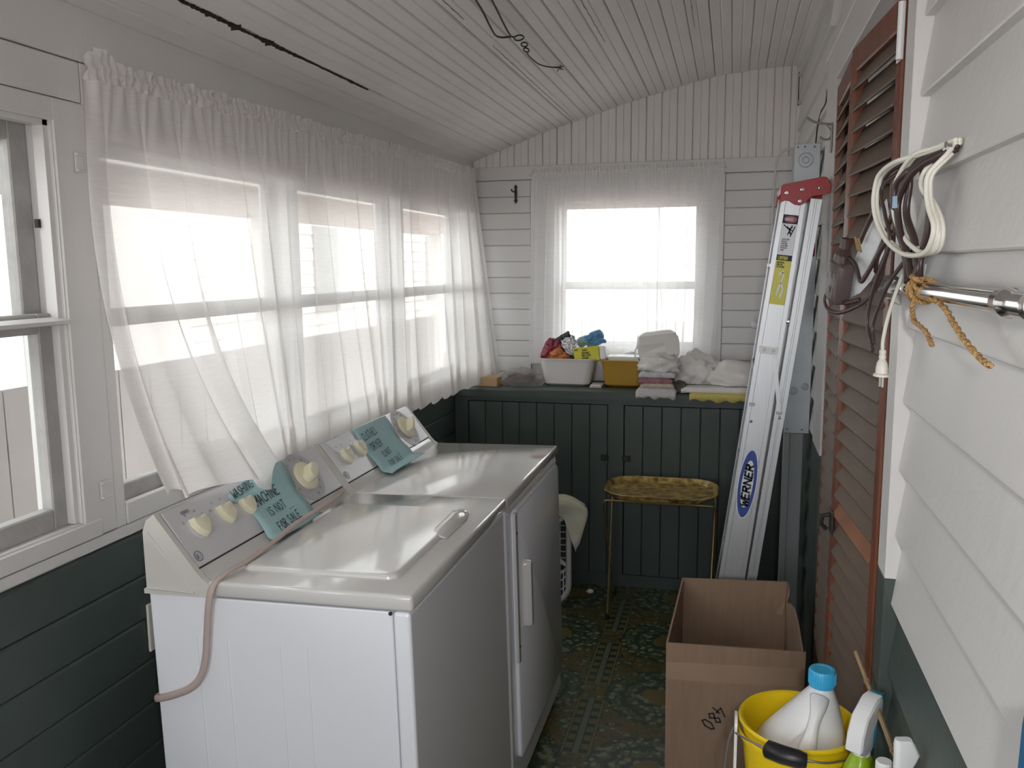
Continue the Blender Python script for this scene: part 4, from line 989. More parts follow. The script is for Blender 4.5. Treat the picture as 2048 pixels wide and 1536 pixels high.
for st in ([(b-.030, -.016), (b-.041, -.002)], [(b-.041, -.002), (b-.036, .010)], [(b-.034, -.006), (b-.046, .004)], [(b-.040, .000), (b-.058, .008)], [(b-.032, .016), (b-.062, .006)], [(b-.030, .008), (b-.058, -.002)], [(b-.045, .010), (b-.043, .003)], [(b-.053, .007), (b-.051, .000)]):
    (s0, l0), (s1, l1) = st; p, q = lp_(s0, l0, -.0012), lp_(s1, l1, -.0012); d = (q-p).normalized(); nn = V((d.z, 0, -d.x))*.0016
    bm.faces.new([bm.verts.new(v) for v in (p-nn, q-nn, q+nn, p+nn)])
obj('pictogram', bm, INK, lb)
for k, txt in enumerate(('FAILURE TO READ', 'AND FOLLOW', 'INSTRUCTIONS', 'ON THIS LADDER', 'MAY RESULT IN', 'INJURIES')):
    bm = BM(); letters(bm, txt, lp_(b-.073-.0062*k, -.015, -.0012), Xd, Yd, .0040, .36, .18); obj('lettering', bm, GRAYPRINT, lb)
a, b = sD(1.414), sD(1.557)
lb = flatpoly('caution_label', [(a, -.0215), (b, -.0215), (b, .0215), (a, .0215)], LABELY, -.0006, t)
flatpoly('label_band', [(b-.016, -.0215), (b, -.0215), (b, .0215), (b-.016, .0215)], INK, -.0010, lb)
bm = BM(); letters(bm, 'CAUTION', lp_(b-.013, -.0175, -.0014), Xd, Yd, .0095, .42, .17); obj('lettering', bm, LABELY, lb)
for k, txt in enumerate(('BODY CENTERED', 'DO NOT LEAN', 'FACE THE LADDER')):
    bm = BM(); letters(bm, txt, lp_(b-.024-.0062*k, -.018, -.0012), Xd, Yd, .0042, .36, .16); obj('lettering', bm, INK, lb)
bm = BM()
for st in ([(b-.045, .002), (b-.062, .006)], [(b-.062, .006), (b-.085, .000)], [(b-.085, 0), (b-.118, -.006)], [(b-.050, .004), (b-.056, -.008)], [(b-.080, .002), (b-.100, .010)], [(b-.100, .010), (b-.125, .004)]):
    (s0, l0), (s1, l1) = st; p, q = lp_(s0, l0, -.0012), lp_(s1, l1, -.0012); d = (q-p).normalized(); nn = V((d.z, 0, -d.x))*.0024
    bm.faces.new([bm.verts.new(v) for v in (p-nn, q-nn, q+nn, p+nn)])
obj('pictogram', bm, LABELW, lb)
a_, b2 = sD(.765), sD(.975); sc_ = (a_+b2)/2; hl = (b2-a_)/2
def oval(k, kl, dy, name, m, par):
    bm = BM(); prism(bm, [lp_(sc_+hl*k*math.sin(2*PI*j/40), .0255*kl*math.cos(2*PI*j/40), dy) for j in range(40)], (0, .0004, 0)); return obj(name, bm, m, par)
lb = oval(1.03, 1.10, -.0006, 'brand_label', LABELW, t); oval(1.0, 1.0, -.0010, 'blue_oval', BLUEP, lb); oval(.70, .66, -.0014, 'white_oval', LABELW, lb)
bm = BM(); letters(bm, 'WERNER', lp_(sc_-.070, .0105, -.0019), Yd, -Xd, .0215, 1.0, .28, slant=.12); obj('lettering', bm, INK, lb)
# step bracket, spreader brace, holes
s1 = sD(1.278); bm = BM(); prism(bm, [lp_(s1+dx, l, -.002) for dx, l in ((-.007, -.028), (.011, -.030), (.011, .027), (-.007, .025), (-.011, .018), (-.011, -.020))], (0, .0018, 0)); br_ = obj('step_bracket', bm, WPL, t)
for l in (-.014, .012): bm = BM(); disc(bm, lp_(s1+.001, l, -.002), (0, -1, 0), .0042, .002, 12, .001); obj('rivet', bm, STEEL, br_)
bm = BM(); prism(bm, [lp_(sD(1.262), .012, -.0045), lp_(sD(1.262), .024, -.0045), lp_(sD(1.10), .064, -.0045), lp_(sD(1.10), .052, -.0045)], (0, .003, 0)); obj('spreader_brace', bm, ALU, t)
for s, l, m_ in ((sD(1.113), -.024, STEEL), (sD(1.10), .057, STEEL)): bm = BM(); q = lp_(s, l, -.003); box(bm, q-V((.008, .002, .004)), q+V((.008, .0022, .004)), .001, 1); obj('stop_clip', bm, m_, t)
for s, l in ((sD(1.062), -.019), (sD(1.085), .060), (sD(1.37), .040)): bm = BM(); disc(bm, lp_(s, l, -.0008), (0, -1, 0), .0050, .003, 12, .0018); obj('rivet', bm, CHROME, t)
rag('red_rag', 'small red cloth caught behind the ladder on the right-hand wall', 'cloth', mat('crimson_cloth', (.32, .03, .06), .9), (.800, 1.50, 1.555), .030, 41, (.5, .7, 1.7), rough=.3)
t = thing('wall_peg', 'small white peg on the end wall left of the ladder', 'knob', (.668, YB, 1.245))
bm = BM(); disc(bm, (0, 0, 0), (0, -1, 0), .008, .02, 12); obj('stem', bm, WPL, t)
bm = BM(); lathe(bm, [(.006, .018), (.016, .024), (.020, .034), (.014, .044), (.004, .046)], 16, frame_M((0, 0, 0), (1, 0, 0), (0, 0, 1), (0, -1, 0))); obj('knob', bm, WPL, t, smooth=True)

# ------------------------------------------------------------------ TV tray table
zt = .545
t = thing('tray_table', 'gold painted metal tray table on brass wire legs before the green cabinet', 'table', (.285, 2.19, 0))
bm = BM(); R_ = lambda a, b, r, z: [(x, y, z) for x, y in rrect(a, b, r, 6)]
loft(bm, [R_(.425, .30, .10, zt), R_(.44, .315, .105, zt+.002), R_(.475, .345, .115, zt+.022), R_(.485, .355, .12, zt+.026), R_(.478, .348, .118, zt+.028), R_(.445, .32, .108, zt+.006), R_(.43, .305, .10, zt+.004)]); sharp(obj('tray', bm, TRAYM, t), 35)
def leg(xa, xb, yt, yf, name):
    zf = fz(.3)+.006; k = .05
    P = [(xa+.01, yf-2.19, zf), (xa, yt-2.19+(yf-yt)*.08, zt-.06)]
    q = spline([(xa, yt-2.19+(yf-yt)*.08, zt-.06), (xa+.008, yt-2.19, zt-.012), (xa+.05, yt-2.19, zt-.007)], 4) + spline([(xb-.05, yt-2.19, zt-.007), (xb-.008, yt-2.19, zt-.012), (xb, yt-2.19+(yf-yt)*.08, zt-.06)], 4)
    zl, zr = fz(.285+xa)+.004, fz(.285+xb)+.004
    bm = BM(); tube(bm, [(xa+.012, yf-2.19, zl)]+q+[(xb-.012, yf-2.19, zr)], .0046, 8); o = obj(name, bm, BRASS, t)
    for x, zz in ((xa+.012, zl), (xb-.012, zr)): bm = BM(); lathe(bm, [(.009, -.004), (.009, .018), (.006, .020)], 10, Matrix.Translation((x, yf-2.19, zz))); obj('foot_tip', bm, BLKPL, o)
leg(-.236, .236, 2.05, 2.34, 'leg_frame'); leg(-.228, .228, 2.32, 2.055, 'leg_frame')

# ------------------------------------------------------------------ white laundry basket standing on its side behind the dryer
t = thing('laundry_basket', 'white plastic laundry basket standing on its side behind the dryer', 'basket', (-.355, 2.165, fz(-.355)))
bz0, bw, bh = .018, .47, .46
rim = [(x, 0, bz0+bh/2+z) for x, z in rrect(bw, bh, .09, 6)]
bm = BM(); tube(bm, rim, .013, 8, closed=True); obj('rim', bm, WPL, t, smooth=True)
inner = [(x*.80, .22, bz0+bh/2+z*.80) for x, z in rrect(bw, bh, .09, 6)]
bm = BM(); tube(bm, inner, .006, 6, closed=True); obj('base_ring', bm, WPL, t)
bm = BM()
for k in range(len(rim)): tube(bm, [rim[k], inner[k]], .0035, 4)
for f in (.35, .7): tube(bm, [V(a).lerp(V(b), f) for a, b in zip(rim, inner)], .0035, 4, closed=True)
for k in range(-6, 7):
    tube(bm, [(k*.03, .22, bz0+bh*.12), (k*.03, .22, bz0+bh*.88)], .003, 4)
for k in range(-5, 6): tube(bm, [(-bw*.39, .22, bz0+bh/2+k*.032), (bw*.39, .22, bz0+bh/2+k*.032)], .003, 4)
for a, b in (((-.18, .10), (.18, .34)), ((.18, .10), (-.18, .34))): tube(bm, [(a[0], .216, bz0+a[1]), (b[0], .216, bz0+b[1])], .010, 6)
lt_ = obj('lattice', bm, WPL, t); lt_['kind'] = 'stuff'
bm = BM()
def drape(s, v):
    # from behind the rim, over the top, hanging in front, right corner poking out
    x = .02+.255*s+.010*noise.noise((s*5, v*4, 1)); top_ = bz0+bh+.022
    k = max(0, v-.30)/.70; L_ = .13+.05*math.sin(s*6+.6)
    z = top_-L_*k-.045*(1-abs(2*s-1))*0+.012*math.sin(PI*s) - .10*max(0, s-.78)*4.5*(k*.5+.25)
    y = .06-.085*min(v/.30, 1)-.016*math.sin(v*5+s*9)*k-.012*k
    return V((x+.045*max(0, s-.5)*2*math.sin(PI*min(1, v*.9+.15)), y, z+.005*noise.noise((s*8, v*8, 3))))
grid(bm, drape, 24, 20); o = obj('draped_cloth', bm, mat('cream_cloth', (.72, .71, .68), .9, var=.35, vscale=9, col2=(.62, .59, .36)), None, smooth=True, loc=(-.355, 2.165, fz(-.355))); tag(o, 'white cloth stained yellow draped over the upturned laundry basket', 'cloth')
md = o.modifiers.new('thickness', 'SOLIDIFY'); md.thickness = .003
rag('paper_scrap', 'small white paper scrap on the floor by the cabinet foot', 'paper', LINEN, (-.052, 2.344, fz(-.05)), .014, 31, (1, .8, .7))

# ------------------------------------------------------------------ open cardboard box
BX = (.421, .757, .68, 1.11); bz = fz(.59)+.0; bt = .560
t = thing('cardboard_box', 'open brown cardboard box marked 480 on the floor before the ladder', 'box', (0, 0, 0))
TK = .005
def wallp(name, q, vec, m=CARD): bm = BM(); prism(bm, q, vec); return obj(name, bm, m, t)
x0, x1, y0, y1 = BX
zb_ = lambda x: fz(x)+.002
fr = wallp('front_wall', [(x0, y0, zb_(x0)), (x1, y0, zb_(x1)), (x1+.004, y0-.006, bt+.012), (x0-.004, y0-.006, bt)], (0, TK, 0))
wallp('back_wall', [(x0+.012, y1, zb_(x0)), (x1-.004, y1, zb_(x1)), (x1-.014, y1+.004, bt+.028), (x0+.012, y1+.004, bt+.012)], (0, TK, 0))
wallp('side_wall', [(x0, y0+.005, zb_(x0)), (x0+.012, y1, zb_(x0)), (x0+.012, y1+.004, bt+.012), (x0-.004, y0-.001, bt)], (TK, 0, 0))
# right side buckled and torn near the back
bm = BM()
def rs(s, v):
    y = y0+.005+(y1-y0-.005)*s; b = .004*math.sin(PI*s)*v - .014*math.exp(-((s-.72)/.10)**2)*v**3
    return V((x1-.002+(-.010*s)+b, y, zb_(x1)+(bt+.016+.012*s-.012*math.exp(-((s-.75)/.08)**2)-zb_(x1))*v))
grid(bm, rs, 20, 12); o = obj('side_wall', bm, CARD, t); md = o.modifiers.new('thickness', 'SOLIDIFY'); md.thickness = TK; md.offset = -1
wallp('bottom', [(x0+.005, y0+.005, zb_(x0)), (x1-.004, y0+.005, zb_(x1)), (x1-.010, y1, zb_(x1)), (x0+.012, y1, zb_(x0))], (0, 0, .006))
bm = BM(); prism(bm, [(x1-.045, y1-.004, bt-.07), (x1-.018, y1-.012, bt-.020), (x1-.026, y1-.002, bt-.075)], (0, -.002, 0)); obj('torn_flap', bm, CARDE, t)
bm = BM(); prism(bm, [(x0-.002, y0-.0055, bt-.052), (x1+.002, y0-.0055, bt-.030), (x1+.002, y0-.0045, bt-.082), (x0-.002, y0-.0045, bt-.100)], (0, -.0006, 0)); obj('packing_tape', bm, TAPE, t)
bm = BM(); Xw = V((-.55, 0, -.83)).normalized(); Yw = V((.83, 0, -.55)).normalized()
letters(bm, '480', (x0+.125, y0-.0058, bt-.155), Xw, Yw, .036, .62, .10, jig=.3)
o = obj('lettering', bm, INK, t)

# ------------------------------------------------------------------ step stool carrying the bucket and bottles (below the frame)
SH = .480
t = thing('step_stool', 'white wooden step stool carrying the yellow bucket and cleaning bottles', 'stool', (.67, -.04, 0))
bm = BM(); box(bm, (-.14, -.32, SH-.025), (.145, .27, SH), .004); obj('seat', bm, WHITE, t)
for xx in (-.125, .105):
    for yy in (-.30, .23): bm = BM(); box(bm, (xx, yy, fz(.67+xx)), (xx+.03, yy+.03, SH-.025), .003); obj('leg', bm, WHITE, t)
# yellow bucket
BC = V((.697, .10, SH)); bh_ = .222
t = thing('bucket', 'yellow plastic bucket with wire handle and black grip holding a bleach jug', 'bucket', BC)
bm = BM(); lathe(bm, [(.076, 0), (.080, .004), (.099, bh_-.030), (.100, bh_-.006), (.104, bh_-.006), (.1065, bh_-.002), (.1065, bh_+.001), (.104, bh_+.004), (.099, bh_+.002), (.0975, bh_-.012), (.0945, bh_-.030), (.076, .008), (.02, .006)], 56); sharp(obj('pail', bm, YEL, t), 40)
bm = BM(); lathe(bm, [(.1055, bh_-.030), (.1075, bh_-.028), (.1075, bh_-.020), (.1055, bh_-.018)], 48, cap=False); obj('rim_band', bm, YEL, t)
ears = []
for sx in (-1, 1):
    bm = BM(); c = V((sx*.108, -.005, bh_-.075)); prism(bm, [c+V((0, a, b)) for a, b in rrect(.050, .155, .022, 5)], (sx*.005, 0, 0)); obj('handle_ear', bm, WPL, t); ears.append(c)
hp = spline([ears[0]+V((-.006, 0, .04)), (-.105, -.055, bh_-.012), (-.080, -.088, bh_-.004), (-.035, -.119, bh_-.002), (.0, -.1245, bh_-.002), (.040, -.118, bh_-.006), (.085, -.085, bh_-.010), (.112, -.03, bh_-.03), ears[1]+V((.006, 0, .04))], 8)
bm = BM(); tube(bm, hp, .0019, 6); bl = obj('wire_handle', bm, STEEL, t)
bm = BM(); tube(bm, spline([ears[0]+V((-.004, -.004, .055)), ears[0]+V((-.016, -.01, .02)), ears[0]+V((-.022, -.03, -.05)), ears[0]+V((-.012, -.05, -.10))], 6), .0016, 6); obj('wire_end', bm, STEEL, t)
bm = BM(); tube(bm, [(-.060, -.1045, bh_-.002), (-.058, -.106, bh_-.002), (-.035, -.119, bh_-.001), (-.008, -.1245, bh_-.002), (.004, -.1245, bh_-.003)], [.012, .0155, .016, .0155, .012], 14); sharp(obj('grip', bm, BLKPL, bl), 50)
# bleach jug standing in the bucket
t = thing('bleach_jug', 'white bleach jug with a blue screw cap standing in the yellow bucket', 'jug', (.722, .105, SH+.010))
J = lambda w_, d_, r, z, dx=0: [(x+dx, y, z) for x, y in rrect(w_, d_, r, 6)]
bm = BM(); loft(bm, [J(.150, .100, .036, 0, -.018), J(.158, .108, .040, .010, -.018), J(.163, .116, .044, .140, -.020), J(.161, .116, .046, .160, -.020), J(.148, .108, .046, .182, -.015), J(.122, .094, .044, .208, -.007), J(.094, .078, .038, .234, .001), J(.066, .060, .029, .258, .008), J(.046, .046, .022, .274, .012), J(.040, .040, .0195, .280, .013), J(.040, .040, .0195, .300, .013)]); sharp(obj('body', bm, WPL, t), 60)
hb_ = spline([(.008, -.022, .270), (.003, -.043, .258), (-.004, -.056, .236), (-.011, -.066, .208), (-.018, -.074, .175), (-.023, -.075, .148), (-.024, -.062, .120)], 6)
bm = BM(); tube(bm, hb_, [.0135+.0035*math.cos(k*.26) for k in range(len(hb_))], 12, flat=(0, -1, .3), h=.009); obj('grip', bm, WPL, t, smooth=True)
bm = BM(); lathe(bm, [(.0225, .283), (.0232, .286), (.0232, .312), (.0215, .3145), (.016, .3145), (.0155, .3135), (.002, .3135)], 32, Matrix.Translation((.013, 0, 0))); cp2 = sharp(obj('cap', bm, BLUECAP, t), 40)
bm = BM()
for k in range(32):
    a = 2*PI*k/32; tube(bm, [(.013+.0234*math.cos(a), .0234*math.sin(a), .288), (.013+.0234*math.cos(a), .0234*math.sin(a), .310)], .0008, 4)
o = obj('cap_ridges', bm, BLUECAP, cp2)
bm = BM()
for k in range(7):   # moulded shoulder ribs
    a = -1.15+.16*k; tube(bm, [(-.078+.009*k, -.052, .158+.009*k), (-.066+.009*k, -.047, .170+.009*k)], .0012, 5)
for k in range(6): tube(bm, [(.030+.005*k, -.058, .165-.004*k), (.036+.005*k, -.054, .185-.006*k)], .0012, 5)
obj('shoulder_ribs', bm, WPL, t)['kind'] = 'stuff'
# green trigger spray bottle
t = thing('spray_bottle', 'lime green spray bottle with white trigger head and blue nozzle beside the bucket', 'bottle', (.785, -.032, SH+.0005), rot=(0, 0, .98))
bm = BM(); loft(bm, [[(x, y, z) for x, y in rrect(a, b, r, 5)] for a, b, r, z in ((.058, .042, .016, 0), (.066, .048, .018, .008), (.066, .048, .018, .205), (.056, .042, .018, .230), (.038, .032, .0145, .244), (.030, .028, .0135, .250))]); sharp(obj('bottle', bm, LIME, t), 50)
bm = BM(); lathe(bm, [(.014, .248), (.0145, .249), (.0145, .255), (.012, .256)], 20); obj('collar', bm, WPL, t)
# head: wedge profile in local X (front +x), width along y
hs_ = lambda x, z: (x*.80-.004, .252+(z-.250)*.98)
hd = [hs_(*q) for q in [(-.036, .262), (-.030, .288), (-.012, .318), (.030, .340), (.052, .340), (.058, .330), (.056, .314), (.034, .306), (.014, .285), (.012, .252), (-.014, .250)]]
bm = BM(); loft(bm, [[(x*k+.002, y, .295+(z-.295)*k) for x, z in hd] for y, k in ((-.0145, .88), (-.012, 1), (.012, 1), (.0145, .88))]); sharp(obj('trigger_head', bm, WPL, t), 35)
bm = BM(); prism(bm, [(x, -.010, z) for x, z in (hs_(.056, .314), hs_(.072, .317), hs_(.072, .338), hs_(.058, .340))], (0, .020, 0)); obj('nozzle', bm, mat('teal_nozzle', (.02, .25, .33), .4), t)
bm = BM(); prism(bm, [(x, -.008, z) for x, z in (hs_(.030, .305), hs_(.046, .304), hs_(.050, .280), hs_(.040, .250), hs_(.034, .250), hs_(.038, .280))], (0, .016, 0)); obj('trigger', bm, BLUECAP, t)
# bamboo stick leaning in the corner of the casing
t = thing('bamboo_stick', 'thin tan bamboo stick leaning on the wall behind the spray bottle', 'stick', (0, 0, 0))
pA, pB = V((.797, .15, .822)), V((.8195, -.15, .784)); dd = (pA-pB).normalized()
bm = BM(); tube(bm, [pA, pB, V((.8245, -.235, .773))], .0042, 8); obj('cane', bm, STICK, t)
for f in (.3, .9): p = pA.lerp(pB, f); bm = BM(); tube(bm, [p, p+dd*.006], .0054, 8); obj('node', bm, STICK, t)
# white brush handle and small white bottle standing beside the spray bottle
t = thing('scrub_brush', 'white plastic scrub brush standing handle up by the green wall', 'brush', (.803, -.25, SH), rot=(0, 0, .25))
bm = BM(); loft(bm, [[(x+dx, y, z) for x, y in rrect(a, b, min(a, b)*.4, 4)] for a, b, z, dx in ((.030, .016, .05, 0), (.024, .014, .25, 0), (.024, .014, .360, 0), (.030, .015, .372, .003), (.034, .015, .382, .005), (.028, .015, .396, .001), (.022, .012, .404, -.001))]); sharp(obj('handle', bm, WPL, t), 50)
bm = BM(); box(bm, (-.025, -.012, .012), (.025, .012, .06), .006); obj('block', bm, WPL, t); bm = BM(); box(bm, (-.023, -.010, 0), (.023, .010, .0125)); obj('bristles', bm, LINEN, t)
t = thing('small_bottle', 'small white plastic bottle between the spray bottle and the scrub brush', 'bottle', (.790, -.195, SH))
bm = BM(); loft(bm, [[(x, y, z) for x, y in rrect(a, b, .010, 4)] for a, b, z in ((.028, .026, 0), (.030, .028, .006), (.030, .028, .285), (.026, .022, .303), (.020, .018, .311))]); sharp(obj('body', bm, WPL, t), 50)
bm = BM(); lathe(bm, [(.0105, .310), (.012, .312), (.012, .334), (.0105, .336)], 16); obj('cap', bm, WPL, t)
# blue covered ironing board leaning on the right-hand wall at the picture's edge
t = thing('ironing_board', 'folded ironing board with blue cover leaning on the right-hand wall', 'ironing board', (.772, -.928, fz(.77)), rot=(0, .018, 0))
out = [(.0, .0), (.06, .02), (.115, .09), (.15, .22), (.168, .40), (.17, 1.17), (.165, 1.196), (.145, 1.205), (-.145, 1.205), (-.165, 1.196), (-.17, 1.17), (-.168, .40), (-.15, .22), (-.115, .09), (-.06, .02)]
bm = BM(); prism(bm, [(-.016, y, z) for y, z in out], (.013, 0, 0)); obj('cover', bm, FABBLUE, t)
bm = BM(); prism(bm, [(-.002, y*.97, .01+z*.985) for y, z in out], (.008, 0, 0)); obj('deck', bm, STEEL, t)
for yy in (-.07, .07): bm = BM(); tube(bm, [(.012, yy, .05), (.012, yy*.6, .85)], .005, 8); obj('leg', bm, STEEL, t)

# ------------------------------------------------------------------ chrome rod on the right-hand wall, twine and cords hung from it
t = thing('chrome_rod', 'chrome telescoping rod fixed along the white right-hand wall', 'rod', (.800, 0, 1.4955))
bm = BM(); tube(bm, [(0, .02, 0), (0, -.24, 0)], .0085, 16); obj('inner_tube', bm, CHROME, t, smooth=True)
bm = BM(); tube(bm, [(0, -.20, 0), (0, -.55, 0)], .0118, 20); sharp(obj('outer_tube', bm, CHROME, t), 50)
bm = BM(); lathe(bm, [(.0118, 0), (.0125, .003), (.0125, .022), (.014, .024), (.014, .030), (.0128, .033), (.0128, .060), (.013, .09), (.008, .094)], 24, frame_M((0, -.55, 0), (1, 0, 0), (0, 0, 1), (0, -1, 0))); sharp(obj('end_fitting', bm, CHROME, t), 40)
bm = BM(); lathe(bm, [(.016, 0), (.018, .003), (.018, .010), (.011, .018)], 20, frame_M((0, .030, 0), (1, 0, 0), (0, 0, 1), (0, -1, 0))); obj('wall_flange', bm, STEEL, t)
bm = BM(); prism(bm, [(.0, .03, -.020), (.017, .03, -.030), (.017, .03, .012), (.0, .03, .012)], (0, .02, 0)); obj('bracket', bm, STEEL, t)
for yy in (-.16, -.62): bm = BM(); tube(bm, [(0, yy, 0), (.010, yy, 0), (.032, yy, -.004)], .0045, 8); obj('stand_off', bm, STEEL, t)
# twine: two turns round the rod and two dangling ends
t = thing('twine', 'tan jute twine knotted round the chrome rod with two dangling ends', 'twine', (0, 0, 0))
def twist(pts, r, name):
    P = spline(pts, 10); 
    for ph in (0, PI):
        bm = BM(); Q = []
        for i, p in enumerate(P):
            T = (P[min(i+1, len(P)-1)]-P[max(i-1, 0)]).normalized(); N = T.orthogonal().normalized(); N = (V((1, .3, .2))-T*V((1, .3, .2)).dot(T)).normalized(); B = T.cross(N); a = i*.55+ph
            Q.append(p+(N*math.cos(a)+B*math.sin(a))*r*.42)
        tube(bm, Q, r*.70, 6); obj(name, bm, TWINE, t, smooth=True)
turn = []
for k in range(26):
    a = k*2*PI/12+1.0; turn.append((.800+.0150*math.cos(a), -.190-.0016*k, 1.4955+.0150*math.sin(a)))
twist(turn, .0034, 'wrap')
twist([(.792, -.24, 1.508), (.784, -.225, 1.514), (.790, -.206, 1.512), (.786, -.228, 1.504), (.792, -.238, 1.494)], .0034, 'knot')
twist([(.792, -.215, 1.486), (.787, -.220, 1.476), (.790, -.208, 1.466), (.793, -.205, 1.457), (.790, -.225, 1.456), (.792, -.246, 1.452), (.795, -.272, 1.446), (.796, -.292, 1.437), (.795, -.308, 1.432)], .0032, 'loose_end')
twist([(.788, -.300, 1.489), (.790, -.345, 1.487), (.790, -.388, 1.480), (.791, -.412, 1.470), (.792, -.432, 1.462), (.793, -.462, 1.452), (.795, -.492, 1.443), (.797, -.520, 1.436), (.798, -.538, 1.434)], .0034, 'loose_end')
# nail with the white cord coil
NRM = V((-.967, -.254, 0))
t = thing('white_extension_cord', 'white flat extension cord looped over a nail on the right-hand wall', 'cord', (0, 0, 0))
wl1 = [(.8265, -.245, 1.683), (.809, -.198, 1.679), (.800, -.164, 1.675), (.790, -.125, 1.653), (.786, -.110, 1.627), (.789, -.122, 1.592), (.798, -.156, 1.563), (.810, -.201, 1.545), (.817, -.236, 1.547), (.819, -.249, 1.563), (.818, -.243, 1.585), (.812, -.216, 1.612), (.806, -.193, 1.633), (.806, -.187, 1.656), (.8265, -.238, 1.682)]
wl2 = [(.8265, -.240, 1.681), (.805, -.185, 1.676), (.790, -.132, 1.671), (.778, -.083, 1.661), (.774, -.068, 1.645), (.773, -.067, 1.617), (.778, -.083, 1.587), (.788, -.121, 1.559), (.801, -.172, 1.543), (.813, -.224, 1.544), (.817, -.246, 1.560), (.818, -.248, 1.579), (.815, -.230, 1.600), (.813, -.220, 1.622), (.815, -.219, 1.645), (.820, -.230, 1.668), (.8265, -.243, 1.681)]
for L_, off in ((wl1, .010), (wl2, .016)):
    bm = BM(); P = spline([V(p)+NRM*(off if 1 < i < len(L_)-2 else .002) for i, p in enumerate(L_)], 7)
    for sh in (-.0024, .0024):
        tube(bm, [p+V((0, 0, sh))*0+NRM*sh for p in P], .0034, 8)
    obj('loop', bm, WCORD, t, smooth=True)
bm = BM(); tube(bm, [(.836, -.236, 1.674), (.812, -.242, 1.678)], .002, 6); tube(bm, [(.812, -.242, 1.678), (.810, -.242, 1.678)], .004, 8); tag(obj('nail', bm, STEEL), 'nail in the white siding holding the looped cords', 'nail')
# white two-blade plug hanging below
pl = V((.7775, -.078, 1.400))
bm = BM(); tube(bm, spline([(.800, -.165, 1.56), (.790, -.118, 1.51), (.782, -.088, 1.46), (.7775, -.076, 1.42), pl], 6), .0028, 8); obj('lead', bm, WCORD, t, smooth=True)
Mp = frame_M(pl, (.254, -.967, 0), NRM, (.0, .0, -1))
bm = BM(); lathe(bm, [(.005, -.004), (.0062, -.002), (.0062, .002), (.005, .003), (.0065, .005), (.0065, .009), (.0055, .010), (.0095, .016), (.0110, .024), (.0110, .031), (.0150, .033), (.0150, .036), (.004, .037)], 14, Mp, sy=.75); sharp(obj('plug', bm, IVORY, t), 50)
for sx in (-.0045, .0045):
    bm = BM(); c = pl+V((.254, -.967, 0))*sx+V((0, 0, -.044)); box(bm, c-V((.0014, .0014, .008)), c+V((.0014, .0014, .008))); obj('blade', bm, STEEL, t)
# brown cords
t = thing('brown_extension_cord', 'brown extension cord bundle hanging from the nail beside the louvered door', 'cord', (0, 0, 0))
BL = [
 [(.8265, -.243, 1.676), (.812, -.19, 1.675), (.796, -.151, 1.669), (.783, -.101, 1.668), (.774, -.063, 1.655), (.768, -.040, 1.62), (.760, -.013, 1.59), (.754, .011, 1.564)],
 [(.8265, -.236, 1.674), (.806, -.182, 1.66), (.806, -.189, 1.63), (.81, -.202, 1.60), (.809, -.199, 1.568), (.806, -.187, 1.536), (.806, -.192, 1.512), (.808, -.205, 1.505)],
 [(.820, -.225, 1.672), (.799, -.159, 1.66), (.796, -.148, 1.631), (.795, -.147, 1.597), (.802, -.17, 1.563), (.805, -.185, 1.529), (.800, -.18, 1.508)],
 [(.815, -.215, 1.668), (.79, -.125, 1.65), (.785, -.112, 1.613), (.789, -.124, 1.585), (.795, -.146, 1.556), (.799, -.161, 1.522), (.798, -.170, 1.506)],
 [(.818, -.22, 1.672), (.802, -.17, 1.655), (.790, -.135, 1.62), (.792, -.140, 1.58), (.800, -.165, 1.54), (.803, -.18, 1.51)],
 [(.786, -.105, 1.66), (.778, -.08, 1.64), (.782, -.095, 1.60), (.787, -.115, 1.56), (.776, -.075, 1.50), (.771, -.055, 1.447), (.7755, -.069, 1.415), (.7775, -.078, 1.402)],
 [(.799, -.155, 1.55), (.788, -.118, 1.508), (.781, -.092, 1.478), (.775, -.066, 1.44), (.7765, -.074, 1.412)],
 [(.754, .000, 1.475), (.745, .047, 1.469), (.733, .09, 1.488), (.728, .11, 1.512), (.735, .085, 1.533), (.745, .046, 1.541), (.755, .007, 1.531), (.761, -.014, 1.506), (.765, -.040, 1.512), (.777, -.076, 1.551), (.786, -.11, 1.60)],
 [(.734, .088, 1.504), (.725, .121, 1.478), (.727, .112, 1.457), (.74, .065, 1.451), (.757, -.001, 1.463), (.77, -.051, 1.481), (.778, -.082, 1.504), (.783, -.1, 1.543), (.79, -.12, 1.58)],
 [(.769, -.045, 1.52), (.776, -.075, 1.545), (.787, -.115, 1.575)],
]
BR_ = [.0046, .0058, .0062, .0060, .0062, .0036, .0036, .0042, .0034, .0048]
for i, L_ in enumerate(BL):
    bm = BM(); off = .004+.0022*i if i < 6 else .012
    tube(bm, spline([V(p)+NRM*(off if 0 < k else .002) for k, p in enumerate(L_)], 7), BR_[i], 8, flat=tuple(NRM), h=BR_[i]*.7); obj('strand', bm, BROWN, t, smooth=True)
